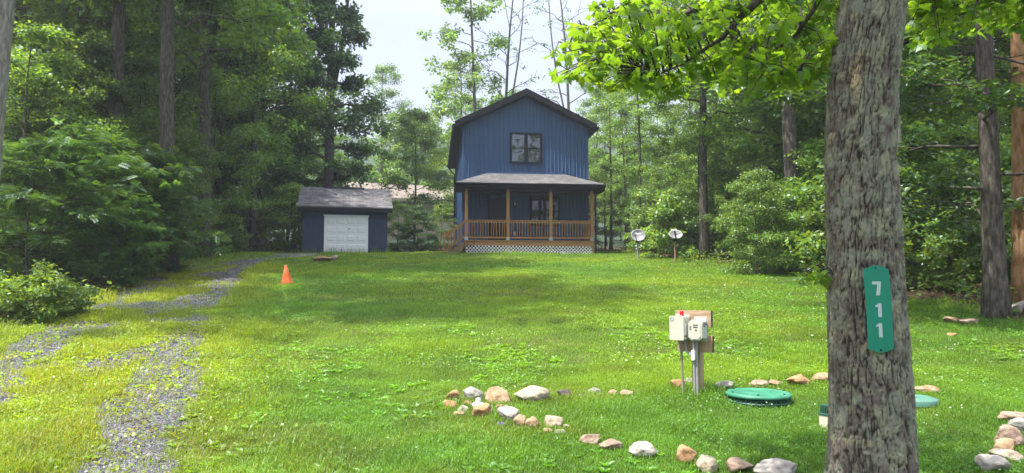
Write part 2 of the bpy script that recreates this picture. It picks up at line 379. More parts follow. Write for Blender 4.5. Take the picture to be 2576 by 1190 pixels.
# porch lamp and outlet
mb = MB(); mb.box(-.60, -.50, -.05, -.024, 2.33, 2.62); mb.box(-.61, -.49, -.14, -.05, 2.58, 2.62)
lamp = mb.build('wall_lamp', M['black'], house)
MB().tube([(-.55, -.1, 2.42), (-.55, -.1, 2.58)], .035, 10).build('lamp_glass', pmat('lamp_glass', (.6, .62, .6), rough=.2), lamp)
mb = MB(); mb.box(-.62, -.50, -.06, -.024, .98, 1.16); mb.box(-.60, -.52, -.075, -.06, 1.02, 1.06); mb.box(-.60, -.52, -.075, -.06, 1.09, 1.13); mb.build('outlet', M['galv'], house)
MB().box(-.0 + .35, .62, -.037, -.036, 1.75, 2.12).build('window_notice', pmat('paper', (.5, .55, .5)), house)
# small lean-to at the right wall
mb = MB(); mb.prism([(HW + .025, 2.55), (HW + .62, 2.2), (HW + .62, 0), (HW + .025, 0)], 3.0, 5.2); lt = mb.build('lean_to', M['siding'], house)
mb = MB(); mb.prism([(HW + .025, 2.68), (HW + .75, 2.25), (HW + .75, 2.16), (HW + .025, 2.57)], 2.85, 5.3); mb.build('lean_to_roof', M['black'], lt)
# porch deck
PU0, PU1, PV = -3.03, 2.93, -1.86
mb = MB(); nb = 14
for k in range(nb): v = PV - .03 + k * (abs(PV)) / nb; mb.box(PU0 - .03, PU1 + .03, v, v + abs(PV) / nb - .006, .595, .63)
deck = mb.build('deck', M['woodh'], house)
mb = MB(); mb.box(PU0, PU1, PV, PV + .04, .37, .594); mb.box(PU0, PU0 + .04, PV + .041, -.03, .37, .594); mb.box(PU1 - .04, PU1, PV + .041, -.03, .37, .594); mb.build('rim_board', M['woodh'], deck)
mb = MB()
for u in (PU0 + .07, -1.06, .93, PU1 - .07): MB().box(u - .06, u + .06, PV + .05, PV + .17, -.3, .37).build('deck_footing', M['grey_wood'], deck)
MB().box(PU1 - .05, PU1 + .01, PV - .01, PV + .049, -.2, .369).build('corner_post', M['grey_wood'], deck)
# posts with galvanised bases
PP = [-2.97, -1.06, .93, 2.86]
for u in PP:
    v = PV + .10
    po = MB().box(u - .07, u + .07, v - .07, v + .07, .71, 2.98).build('porch_post', M['wood'], house)
    mb = MB(); mb.box(u - .08, u + .08, v - .08, v + .08, .632, .71); mb.box(u - .075, u + .075, v - .078, v - .072, .71, .78); mb.build('post_base', M['galv'], po)
# railings
rs = np.random.RandomState(4)
bal = []
for k in range(6):
    r = np.random.RandomState(k); h0, h1 = .79, 1.5; zz = np.linspace(h0, h1, 6); xx = np.zeros(6); xx[1:-1] = np.cumsum((r.rand(4) - .5) * .022)
    bal.append(MB().tube(np.stack([xx, (r.rand(6) - .5) * .012, zz], 1), .02, 5).mesh('baluster', M['wood'], True))
def baluster(par, x, y, z=0, k=0):
    o = link('baluster', bal[k % 6], par); o.location = (x, y, z)
for a, b in zip(PP[:-1], PP[1:]):
    v = PV + .1; a += .07; b -= .07; mb = MB()
    mb.box(a, b, v - .065, v + .065, 1.53, 1.565); mb.box(a, b, v - .02, v + .02, 1.44, 1.53); mb.box(a, b, v - .02, v + .02, .72, .80)
    ra = mb.build('railing', M['woodh'], house)
    n_ = 14
    for k in range(n_): baluster(ra, a + (k + .6) * (b - a) / (n_ + .2), v - .03, 0, rs.randint(6))
mb = MB(); v0, v1 = PV + .17, -.05; u = 2.86                             # right side railing
mb.box(u - .065, u + .065, v0, v1, 1.53, 1.565); mb.box(u - .02, u + .02, v0, v1, 1.44, 1.53); mb.box(u - .02, u + .02, v0, v1, .72, .80)
ra = mb.build('railing', M['wood'], house)
for k in range(11): baluster(ra, u, v0 + .12 + k * .15, 0, rs.randint(6))
# porch roof (hipped) with fascia, soffit, gutter
eu0, eu1, ev = -3.5, 3.42, -2.17; ez = hz(.644 * (320 + 672 / 1.7), 33.1); tz = hz(.644 * 679, 35.3); tu0, tu1 = -1.9, 1.92
mb = MB(); mb.add([(eu0, ev, ez), (eu1, ev, ez), (tu1, -.02, tz), (tu0, -.02, tz), (eu0, -.02, ez), (eu1, -.02, ez)], [(0, 1, 2, 3), (4, 0, 3), (1, 5, 2), (4, 3, 2, 5), (0, 4, 5, 1)])
proof = mb.build('porch_roof', M['shingle'], house)
mb = MB(); fz = ez - .002
mb.box(eu0 + .02, eu1 - .02, ev + .02, ev + .06, fz - .22, fz); mb.box(eu0 + .02, eu0 + .06, ev + .061, -.03, fz - .22, fz); mb.box(eu1 - .06, eu1 - .02, ev + .061, -.03, fz - .22, fz)
mb.box(eu0 + .061, eu1 - .061, ev + .061, -.03, fz - .2, fz - .17)
mb.box(PU0 - .02, PU1 + .02, PV + .03, PV + .17, fz - .34, fz - .201)
mb.build('soffit', M['black'], proof)
mb = MB(); mb.prism([(ev + .018, fz - .01), (ev - .10, fz - .01), (ev - .10, fz - .07), (ev - .06, fz - .14), (ev + .018, fz - .14)], eu0 + .0, eu1 - .0, axis=0)
mb.build('gutter', M['black'], proof)
MB().box(tu0 - .02, tu1 + .02, -.07, -.023, tz - .01, tz + .05).build('flashing', M['siding'], proof)
mb = MB(); mb.tube([(3.36, ev - .04, fz - .14), (3.34, ev - .03, fz - .3), (3.1, PV - .06, fz - .42), (3.0, PV - .06, fz - .5), (3.0, PV - .06, fz - .7), (3.0, PV - .06, .05), (3.06, PV - .12, -.02), (3.35, PV - .3, -.09), (3.62, PV - .4, -.10)], .045, 8)
mb.build('downspout', M['black'], house)
# lattice skirt
mb = MB(); h, L0, L1, sw, pitch = .47, PU0 + .02, PU1 - .06, .052, .155
zl0 = -.12
for s in (1, -1):
    for k in range(-6, 46):
        c = L0 + k * pitch
        zs = []
        def uz(z, o): return c + s * (z - zl0) + o
        za, zb_ = zl0, .38
        for o in (0,):
            lo, hi = za, zb_
            # clip to L0..L1
            for lim, sg in ((L0 + .03, 1), (L1 - .03, -1)):
                z_at = zl0 + (lim - c) / s
                if sg * s > 0: lo = max(lo, z_at)
                else: hi = min(hi, z_at)
            if hi - lo > .04:
                d_ = sw * .7
                y0 = PV - .018 if s > 0 else PV - .008
                mb.prism([(uz(lo, -d_ / 2), lo), (uz(lo, d_ / 2), lo), (uz(hi, d_ / 2), hi), (uz(hi, -d_ / 2), hi)], y0, y0 + .008)
mb.build('lattice', M['white'], house)
# side stairs, descending to the left
sto = bpy.data.objects.new('stairs', None); COL.objects.link(sto); sto.parent = house
for v in (PV + .12, PV + 1.15): MB().prism([(PU0 - .04, .58), (PU0 - .04, .28), (-3.55, -.2), (-3.95, -.2), (-3.95, -.02)], v, v + .04).build('stringer', M['grey_wood'], sto)
for k, (u, z) in enumerate([(-3.27, .43), (-3.54, .23), (-3.81, .03)]): MB().box(u - .15, u + .14, PV + .08, PV + 1.22, z - .04, z).build('tread', M['grey_wood'], sto)
for v in (PV + .10, PV + 1.18):
    sr = MB(); sr.beam((-3.04, v, 1.52), (-3.93, v, .88), .09, .035); sr.beam((-3.06, v, 1.45), (-3.93, v, .81), .035, .08); sr.beam((-3.06, v, .80), (-3.93, v, .16), .035, .08)
    sr.box(-3.99, -3.91, v - .045, v + .045, -.2, .98)
    o = sr.build('stair_railing', M['grey_wood'] if v > PV + .5 else M['wood'], house)
    for k in range(5): baluster(o, -3.18 - k * .15, v - .03, -.12 - k * .108, k)
rh = house.matrix_basis.copy()
def hloc(u, v, z): return (HC[0] + u * math.cos(HY) - v * math.sin(HY), HC[1] + u * math.sin(HY) + v * math.cos(HY), HZ + z)
# things around the porch
o = thing('plant_hook', 'small black wire plant bracket at the left end of the porch deck edge', 'bracket', hloc(-2.78, PV - .03, .36), HY)
mb = MB()
for z in (0, .17): mb.tube([(-.17, -.02, z), (.17, -.02, z), (.17, -.13, z), (-.17, -.13, z), (-.17, -.02, z)], .008, 5)
for x in (-.17, .17): mb.tube([(x, -.02, -.03), (x, -.02, .25), (x * 1.2, -.05, .27)], .008, 5)
mb.build('wire_frame', M['black'], o)
for u, lab in ((-.92, 'small tilted solar light panel against the white lattice, nearer the stairs'), (1.55, 'small tilted solar light panel against the white lattice, nearer the downspout')):
    o = thing('solar_light', lab, 'solar light', hloc(u, PV - .22, -.12), HY, 'solar lights along the porch lattice')
    mb = MB(); mb.add([(-.17, .06, .20), (-.12, .06, .26), (.14, -.03, .08), (.09, -.03, .02), (-.17, .08, .20), (-.12, .08, .26), (.14, -.01, .08), (.09, -.01, .02)], [(0,3,2,1), (4,5,6,7), (0,1,5,4), (1,2,6,5), (2,3,7,6), (3,0,4,7)])
    mb.build('panel', pmat('solar_panel', (.30, .36, .42), (.2, .25, .3), .3), o); MB().tube([(0, .03, -.05), (0, .03, .12)], .012, 6).build('stake', M['black'], o)

# ------------------------------------------------------------------ the navy shed with a white roll-up door
SY = R(13.5); SZ = float(g(-8.2, 36)) ; SH = at(CX, 632.5, 36)[2]; SZ = SH
shed = thing('shed', 'navy shed with grey shingle roof and white panelled garage door', 'shed', (-8.222, 36, SZ), SY)
hw, dp = 2.035, 3.6; eh = hz(520, 35.7) + HZ - SZ; rz_ = at(CX, 473, 37.8)[2] - SZ
mb = MB(); mb.prism([(0, -.6), (dp, -.6), (dp, eh - .1), (dp / 2, rz_ - .2), (0, eh - .1)], -hw, hw, axis=0)
for u in np.arange(-hw + .1, hw, .2): mb.box(u, u + .02, -.008, .001, 0, eh - .15)
mb.build('wall', M['shed'], shed)
e0 = -.3; mb = MB(); rl = 2.28
mb.prism([(e0, eh), (dp / 2, rz_), (dp - e0, eh), (dp - e0, eh - .06), (dp / 2, rz_ - .07), (e0, eh - .06)], -rl, rl, axis=0)
sroof = mb.build('roof', M['shingle'], shed)
mb = MB(); mb.box(-rl + .01, rl - .01, e0 + .005, e0 + .04, eh - .25, eh - .062); mb.box(-rl + .01, rl - .01, e0 + .041, -.01, eh - .22, eh - .2)
for s in (-1, 1): mb.prism([(e0 + .042, eh - .065), (dp / 2, rz_ - .075), (dp - e0, eh - .065), (dp - e0, eh - .26), (dp / 2, rz_ - .27), (e0 + .042, eh - .26)], s * rl - s * .04, s * rl - s * .012, axis=0)
mb.build('fascia', M['black'], sroof)
MB().prism([(dp / 2 - .16, rz_ - .04), (dp / 2, rz_ + .05), (dp / 2 + .16, rz_ - .04), (dp / 2, rz_ - .02)], -1.05, .95, axis=0).build('ridge_vent', M['black'], sroof)
du, dw, dh = .04, 1.06, at(CX, 541, 36)[2] - SZ
mb = MB(); mb.box(du - dw - .03, du + dw + .03, -.05, -.009, dh - .06, dh); mb.box(du - dw, du - dw + .09, -.045, -.009, -.1, dh - .061); mb.box(du + dw - .09, du + dw, -.045, -.009, -.1, dh - .061)
mb.build('door_frame', M['white'], shed)
mb = MB(); a, b = du - dw + .091, du + dw - .091; mb.box(a, b, -.018, -.009, -.1, dh - .062)
pw, ph = (b - a) / 4, (dh - .1) / 4
for i in range(4):
    mb.box(a, b, -.024, -.018, i * ph + .012, (i + 1) * ph - .004)
    for j in range(4):
        x0, x1, z0, z1 = a + j * pw + .05, a + (j + 1) * pw - .05, i * ph + .09, (i + 1) * ph - .07
        mb.add([(x0, -.024, z0), (x1, -.024, z0), (x1, -.024, z1), (x0, -.024, z1), (x0 + .03, -.042, z0 + .03), (x1 - .03, -.042, z0 + .03), (x1 - .03, -.042, z1 - .03), (x0 + .03, -.042, z1 - .03)],
               [(4, 5, 6, 7), (0, 1, 5, 4), (1, 2, 6, 5), (2, 3, 7, 6), (3, 0, 4, 7)])
gdoor = mb.build('garage_door', M['white'], shed)
mb = MB(); th = np.linspace(0, 2 * math.pi, 16, endpoint=False); zc = 2 * ph + ph * .62
mb.prism([(du + .14 + .045 * math.cos(q), zc + .05 * math.sin(q)) for q in th], -.046, -.043); lk = mb.build('door_lock', pmat('teal_lock', (.05, .16, .2)), gdoor)
MB().box(du + .09, du + .19, -.05, -.0465, zc - .012, zc + .012).build('handle', M['white'], lk)

# ------------------------------------------------------------------ neighbour's house behind the trees
NZ = at(CX, 500, 62)[2]
q0, q1 = at(872, 500, 60.5), at(1190, 500, 64.5); nc = (q0 + q1) / 2; nh = abs(q1[0] - q0[0]) / 2
nb_ = thing('house', 'tan single-storey house with brown roof, half hidden behind trees beyond the shed', 'house', (nc[0], nc[1], NZ - 2.6), math.atan2(q1[1] - q0[1], q1[0] - q0[0]))
mb = MB(); mb.prism([(0, -2), (7, -2), (7, 2.6), (3.5, 4.0), (0, 2.6)], -nh + .3, nh - .3, axis=0); mb.build('wall', M['tanwall'], nb_)
mb = MB(); mb.prism([(-.5, 2.62), (3.5, 4.35), (7.5, 2.62), (7.5, 2.45), (3.5, 4.18), (-.5, 2.45)], -nh, nh, axis=0); nr = mb.build('roof', M['shingle_tan'], nb_)
MB().box(-nh, nh, -.54, -.505, 2.36, 2.6).build('fascia', M['tanwall'], nr)
mb = MB(); wu = nh - 1.75; mb.box(wu - .75, wu + .75, -.05, -.005, .9, 2.05); nw = mb.build('window', M['white'], nb_)
MB().box(wu - .66, wu + .66, -.06, -.051, 1.5, 1.95).build('pane', M['glass'], nw); MB().box(wu - .66, wu + .66, -.06, -.051, .98, 1.42).build('pane', M['glass_dark'], nw)
# ------------------------------------------------------------------ satellite dishes
from math import sin, cos, pi
def text_mesh(body, size, depth=.002):
    cu = bpy.data.curves.new('lettering', 'FONT'); cu.body = body; cu.size = size; cu.extrude = depth; cu.align_x = 'CENTER'; cu.align_y = 'CENTER'; cu.offset = .004
    o = bpy.data.objects.new('lettering', cu); COL.objects.link(o); dg = bpy.context.evaluated_depsgraph_get()
    me = bpy.data.meshes.new_from_object(o.evaluated_get(dg)); bpy.data.objects.remove(o); return me
def dish(px, pyb, pyc, D, wpx, hpx, yaw, tilt, label, pole_m, second):
    b = gloc(px, pyb, D); c = at(px, pyc, D); hh = c[2] - b[2]
    o = thing('satellite_dish', label, 'satellite dish', b, 0, 'satellite dishes at the edge of the woods')
    MB().tube([(0, .15, -.3), (0, .15, hh * .5), (0, .15, hh - .1), (0, .15, hh)], .038, 10).build('pole', pole_m, o)
    rx, rz = wpx / 2 / F * D, hpx / 2 / F * D / cos(tilt)
    mb = MB(); n, m = 40, 9; v = []; rr = np.linspace(0, 1, m)
    for k in (0, 1):
        for r in rr:
            for q in range(n):
                th = 2 * pi * q / n; v.append((rx * r * cos(th), -.10 * r * r + .10 + k * .02, rz * r * sin(th)))
    f = []
    for k in (0, 1):
        for i in range(m - 1):
            for q in range(n):
                a_, b_ = k*m*n + i*n + q, k*m*n + i*n + (q+1) % n; f.append((a_, b_, b_ + n, a_ + n) if not k else (a_, a_ + n, b_ + n, b_))
    for q in range(n): a_, b_ = (m-1)*n + q, (m-1)*n + (q+1) % n; f.append((a_, b_, b_ + m*n, a_ + m*n))
    mb.add(v, f)
    dm = pmat('dish_enamel', (.22, .22, .245), (.19, .19, .21), .4, (2, 2, 2)) if not second else pmat('stained_dish', (.29, .28, .29), (.27, .265, .28), .4, (5, 5, 3), 1.6, 0, .4, 3, 0, (.12, .12, .14))
    d = mb.build('reflector', dm, o, True); d.location = (0, -.02, hh + rz * .15); d.rotation_euler = (-tilt, 0, yaw)
    # lettering lies on the reflector's face
    def onface(x, z): return .10 - .10 * ((x / rx) ** 2 + (z / rz) ** 2) - .004
    te = text_mesh('Viasat', .105 if not second else .10); cx_, cz_ = (-.01, rz * .40) if not second else (.06, rz * .30)
    for v_ in te.vertices:
        x_, z_ = v_.co.x + cx_, v_.co.y + cz_; v_.co = (x_, onface(x_, z_) - v_.co.z, z_)
    link('lettering', te, d); te.materials.append(M['white'] if not second else pmat('faded_lettering', (.10, .10, .12)))
    if not second:
        sw = MB(); P = [(.13 + .07 * q, onface(.13 + .07 * q, rz * .44 + .02 * q), rz * .44 + .022 * q + .008 * sin(q * 6)) for q in np.linspace(0, 1, 6)]; sw.tube(P, [.003, .008, .010, .010, .008, .003], 6); sw.build('swoosh_mark', M['white'], d)
    mb = MB(); mb.tube([(0, .0, hh - .28), (-.06, -.14, hh - .24), (-.21, -.5, hh - .02)] if not second else [(0, 0, hh - .1), (-.04, -.14, hh - .06), (-.13, -.40, hh + .12)], .016 if not second else .03, 8); arm = mb.build('feed_arm', M['black'], o)
    mb = MB(); tip = (-.21, -.5, hh - .02) if not second else (-.13, -.40, hh + .12)
    mb.box(tip[0] - .025, tip[0] + .025, tip[1] - .03, tip[1] + .04, tip[2], tip[2] + .04) if not second else mb.box(tip[0] - .11, tip[0] + .08, tip[1] - .05, tip[1] + .07, tip[2] + .0, tip[2] + .07)
    mb.build('feed_horn', M['white'] if second else M['black'], arm)
    MB().box(-.08, .08, .10, .20, hh - .25, hh - .02).build('mount_bracket', M['black'], o)
dish(1606, 648, 594, 29.8, 36, 31, R(-8), R(22), 'round grey satellite dish with white lettering on a grey pole', M['galv'], False)
dish(1701, 656, 591, 28.0, 34, 23, R(-4), R(38), 'flatter stained satellite dish on a rusty reddish pole', pmat('rusty_pole', (.34, .19, .13), (.22, .11, .07), .8, (8, 8, 2)), True)

# ------------------------------------------------------------------ traffic cone
c0 = gloc(722, 714); o = thing('traffic_cone', 'faded orange traffic cone standing where the lawn meets the drive', 'traffic cone', c0, .3)
mo = pmat('orange_plastic', (.64, .12, .03), (.50, .09, .025), .7, (4, 4, 3), 2, .0, .3, 4, 0, (.66, .24, .10))
ch = 47 / F * c0[1]
MB().lathe([(.155, .02), (.15, .05), (.09, ch * .5), (.03, ch - .01), (.02, ch), (.012, ch - .02), (.02, ch * .6)], 28).build('cone_body', mo, o, True).rotation_euler = (0, R(-5), 0)
mb = MB(); th = np.linspace(0, 2 * pi, 32, endpoint=False); s4 = [(.2 * np.sign(cos(q)) * abs(cos(q)) ** .35, .2 * np.sign(sin(q)) * abs(sin(q)) ** .35) for q in th]
mb.prism(s4, -.03, .022, axis=2); mb.build('cone_base', mo, o)

# ------------------------------------------------------------------ septic control panel on its post
D0 = gd(1757, 989); pl = gloc(1757, 989, D0); k_ = .644 / 3.13 / F * D0 / .000839
pan = thing('control_panel', 'two cream electrical boxes on a short wooden post with red alarm light', 'control panel', pl, R(-37))
cream = pmat('cream_plastic', (.52, .51, .43), (.46, .45, .38), .5, (3, 3, 3)); grey_p = pmat('grey_conduit', (.30, .31, .30), (.22, .22, .21), .6)
tim = pmat('pine_board', (.34, .23, .15), (.24, .155, .10), .8, (3, 3, 22), 2, .1, .2, 3, 0, (.40, .30, .21)); timv = pmat('post_timber', (.36, .28, .18), (.27, .2, .13), .85, (20, 20, 1.5), 2, .15, .2)
end_shade = pmat('end_grain', (.06, .042, .03), None, .9)  # dark colour stands in for the shade on the right-hand board ends
pan.scale = (k_, k_, k_)
MB().box(-.0445, .0445, -.0445, .0445, -.3, .80).build('post', timv, pan)
for z0, z1, x0, x1 in ((.675, .835, -.198, .18), (.42, .585, -.18, .19)):
    b_ = MB().box(x0, x1, -.083, -.0455, z0, z1).build('board', tim, pan)
    MB().box(x1 + .0005, x1 + .003, -.083, -.0455, z0, z1).build('board_end', end_shade, b_)
def rbox(mb, x0, x1, y0, y1, z0, z1, c=.012):                            # box with clipped front outline
    o_ = [(x0 + c, z0), (x1 - c, z0), (x1, z0 + c), (x1, z1 - c), (x1 - c, z1), (x0 + c, z1), (x0, z1 - c), (x0, z0 + c)]
    mb.prism(o_, y0, y1, axis=1); return mb
mb = MB(); rbox(mb, -.186, -.043, -.225, -.084, .545, .775, .004); bb = mb.build('large_box', cream, pan)
mb = MB(); rbox(mb, -.190, -.039, -.250, -.2255, .542, .782, .006); lid = mb.build('box_door', cream, bb)
mb = MB(); mb.box(-.178, -.145, -.2525, -.2505, .735, .765); pl_ = mb.build('maker_plate', pmat('dark_print', (.12, .13, .16)), lid)
mb = MB(); mb.box(-.175, -.148, -.2535, -.2527, .739, .744); mb.box(-.166, -.148, -.2535, -.2527, .75, .757); mb.build('plate_print', M['white'], pl_)
mb = MB(); mb.box(-.0388, -.030, -.235, -.21, .59, .71); mb.box(-.0388, -.034, -.24, -.2, .555, .575); mb.build('latch', M['white'], bb)
MB().box(-.0425, -.035, -.20, -.185, .575, .60).build('switch', pmat('red_switch', (.35, .02, .02)), bb)
mb = MB(); mb.box(-.20, -.05, -.084, -.0835, .77, .80); mb.tube([(-.07, -.09, .775), (-.07, -.09, .80)], .008, 6); mb.tube([(-.15, -.09, .775), (-.15, -.09, .80)], .008, 6); mb.build('mounting_tab', cream, bb)
MB().lathe([(.0, .835), (.012, .833), (.019, .824), (.021, .80), (.021, .785), (.024, .784), (.024, .775)], 16, (-.11, -.13, 0)).build('alarm_light', pmat('red_lens', (.5, .008, .01), (.4, .006, .01), .15), pan, True)
mb = MB(); rbox(mb, .004, .139, -.195, -.084, .555, .74, .01); sb = mb.build('small_box', pmat('pale_grey_box', (.47, .48, .455), (.42, .43, .41), .5), pan)
mb = MB(); rbox(mb, .0, .143, -.225, -.1955, .548, .748, .03); lid = mb.build('box_door', cream, sb)
mb = MB(); rbox(mb, .012, .131, -.231, -.2255, .560, .736, .028); mb.build('door_panel', cream, lid)
mb = MB(); mb.box(.05, .10, -.2335, -.2315, .695, .702); mb.box(.055, .10, -.2335, -.2315, .672, .682); mb.box(.075, .09, -.2335, -.2315, .64, .655); mb.build('door_print', pmat('black_print', (.03, .03, .03)), lid)
mb = MB(); mb.box(.014, .032, -.236, -.2315, .655, .69); mb.build('latch', pmat('latch_grey', (.25, .25, .25)), lid)
mb = MB(); mb.box(.1392, .1405, -.18, -.13, .70, .712); mb.box(.1392, .1405, -.18, -.13, .68, .69); mb.box(.1392, .1405, -.12, -.098, .69, .712); mb.build('side_label', pmat('black_print2', (.03, .03, .03)), sb)
mb = MB(); rbox(mb, .0, .145, -.0838, -.0832, .53, .775, .012); rbox(mb, .01, .135, -.095, -.084, .741, .77, .006); mb.build('mounting_tab', cream, sb)
mb = MB(); mb.tube([(-.11, -.16, .545), (-.105, -.155, .3), (-.095, -.14, -.25)], .0125, 10); mb.build('conduit', pmat('rusty_conduit', (.30, .26, .20), (.2, .17, .13), .7), pan)
for x, y in ((.02, -.145), (.045, -.135)): MB().tube([(x, y, .55), (x + .002, y, .2), (x + .004, y + .004, -.25)], .0118, 10).build('conduit', grey_p, pan)
mb = MB(); mb.tube([(-.07, -.14, .545), (-.07, -.14, .48), (-.062, -.142, .44), (-.045, -.145, .415), (-.02, -.148, .405), (.01, -.148, .405)], .0125, 10); mb.build('elbow_conduit', grey_p, pan)
mb = MB(); rbox(mb, .003, .037, -.175, -.135, .345, .445, .008); mb.tube([(-.022, -.148, .405), (.004, -.148, .405)], .017, 10); mb.build('junction_fitting', M['white'], pan)

# ------------------------------------------------------------------ septic lids, vents
gm = pmat('green_lid', (.028, .165, .095), (.022, .13, .075), .5, (3, 3, 3), 2, 0, .4, 5, 0, (.06, .24, .15)); dgm = pmat('dark_green_plastic', (.012, .05, .032), (.008, .035, .022), .5)
D1 = gd(1908, 1030) + .31; lc = gloc(1908, 1005, D1); lr = 78.5 / F * D1; lz = at(1908, 988, D1)[2] - lc[2]
o = thing('septic_lid', 'large round green septic tank lid raised on a ribbed riser in the grass', 'septic lid', lc)
MB().lathe([(0, .012), (lr * .3, .012), (lr * .32, .017), (lr * .36, .017), (lr * .38, .010), (lr * .8, .006), (lr * .82, .011), (lr * .93, .010), (lr * .96, .003), (lr * 1.0, -.006), (lr * 1.0, -.026), (lr * .975, -.03), (lr * .95, -.028)], 72, (0, 0, lz)).build('lid', gm, o, True)
ls = o.children
for k in range(6):
    a = k * pi / 3 + .2; MB().tube([(lr * .88 * cos(a), lr * .88 * sin(a), lz + .0), (lr * .88 * cos(a), lr * .88 * sin(a), lz + .02)], .011, 8).build('lid_bolt', dgm, ls[0])
MB().lathe([(lr * .92, lz - .04), (lr * .92, -.15)], 72).build('riser', dgm, o, True)
mb = MB()
for z in (lz - .075, lz - .12, lz - .165):
    th = np.linspace(0, 2 * pi, 73); mb.tube(np.stack([lr * .945 * np.cos(th), lr * .945 * np.sin(th), np.full(73, z)], 1), .009, 5, False)
for q in np.arange(0, 2 * pi, .16): mb.tube([(lr * .95 * cos(q), lr * .95 * sin(q), lz - .05), (lr * .955 * cos(q), lr * .955 * sin(q), -.1)], .008, 4)
mb.build('riser_ribs', pmat('riser_rib', (.03, .10, .07), (.02, .08, .05), .5), o)
D2 = gd(2318, 1016); l2 = gloc(2300, 1010, D2)
o = thing('septic_lid', 'low pale green lid lying flush in the grass to the right of the big trunk', 'septic lid', l2)
MB().lathe([(0, .07), (.12, .07), (.125, .075), (.15, .075), (.155, .07), (.2, .06), (.21, .045), (.21, .0)], 40).build('lid', pmat('pale_green_lid', (.085, .20, .15), (.065, .165, .12), .5), o, True)
MB().lathe([(.20, .05), (.20, -.1)], 40).build('riser', dgm, o, True)
# white clean-out pipe among the rocks
D3 = gd(1203, 1040) + .05; pc = gloc(1203, 1036, D3); pr = 15.2 / F * D3; pz = at(1203, 1013, D3)[2] - pc[2]
o = thing('cleanout_pipe', 'white capped clean-out pipe standing in the ring of rocks', 'pipe', pc)
wp = pmat('white_pvc', (.74, .74, .72), (.66, .66, .64), .45)
MB().lathe([(pr * .93, -.1), (pr * .93, pz - .04), (pr, pz - .038), (pr, pz - .012), (pr * .97, pz - .008), (pr * .9, pz - .006), (pr * .55, pz + .004), (0, pz + .005)], 40).build('pipe', wp, o, True)
hx = [(pr * .45 * cos(k * pi / 2 + .35), pr * .45 * sin(k * pi / 2 + .35)) for k in range(4)]; MB().prism(hx, pz + .002, pz + .042, axis=2).build('cap', wp, o)
# vent with green grate by the trunk
D4 = gd(2078, 1075); vc = gloc(2084, 1072, D4); vr = 21 / F * D4
o = thing('drain_vent', 'cream pipe topped by a dark green slotted grate beside the big trunk', 'vent', vc)
zv = at(2084, 1044, D4)[2] - vc[2]
MB().lathe([(vr, -.1), (vr, zv)], 40).build('pipe', pmat('cream_pipe', (.62, .56, .44), (.52, .44, .33), .6, (6, 6, 2)), o, True)
mb = MB(); zt = zv + 25 / F * D4
mb.lathe([(vr * .98, zv), (vr * 1.06, zv + .002), (vr * 1.06, zv + .016), (vr * .85, zv + .022)], 40)
mb.lathe([(vr * .5, zt - .012), (vr * .72, zt - .012), (vr * .72, zt), (vr * .5, zt + .004), (0, zt + .003)], 40)
for k in range(26):
    a = k * 2 * pi / 26; mb.beam((vr * .86 * cos(a), vr * .86 * sin(a), zv + .018), (vr * .70 * cos(a), vr * .70 * sin(a), zt - .004), .007, .010)
mb.build('grate', pmat('vent_grate', (.018, .085, .055), (.012, .06, .04), .5), o)

# ------------------------------------------------------------------ rocks
bmi = bmesh.new(); bmesh.ops.create_icosphere(bmi, subdivisions=4, radius=1); IV = np.array([v.co[:] for v in bmi.verts]); IF = np.array([[v.index for v in f.verts] for f in bmi.faces]); bmi.free()
RM = {}
for nm, a, b, c in (('tan', (.40, .27, .165), (.28, .18, .10), (.48, .36, .25)), ('orange', (.44, .26, .135), (.33, .18, .085), (.50, .34, .20)), ('cream', (.43, .36, .27), (.31, .24, .165), (.50, .44, .35)),
                    ('white', (.46, .41, .36), (.33, .285, .245), (.54, .50, .45)), ('grey', (.34, .32, .29), (.24, .22, .2), (.42, .39, .35)), ('dark', (.13, .105, .095), (.08, .065, .06), (.18, .15, .13)), ('pink', (.39, .28, .21), (.27, .18, .135), (.46, .36, .29))):
    RM[nm] = pmat(nm + '_stone', tuple(q * .74 for q in a), tuple(q * .52 for q in b), .92, (9, 9, 13), 1.5, 1.0, .12, 10, 0, tuple(q * .8 for q in c))
def rock_mesh(seed, facets=9, rough=.10):
    rough *= 1.3
    r = np.random.RandomState(seed); d = np.full(len(IV), 1.25)
    for k in range(facets):
        n_ = nrm(r.randn(3)); d = np.minimum(d, (.62 + .4 * r.rand()) / np.maximum(IV @ n_, .05))
    d = d * (1 + rough * (fbm(IV[:, 0] * 2 + seed, IV[:, 1] * 2, IV[:, 2] * 2, seed, 4) - .5) * 2 + rough * .9 * (fbm(IV[:, 0] * 6 + seed, IV[:, 1] * 6, IV[:, 2] * 9, seed, 3) - .5))
    v = IV * d[:, None]; v -= (v.max(0) + v.min(0)) / 2; return v / ((v.max(0) - v.min(0)) / 2)
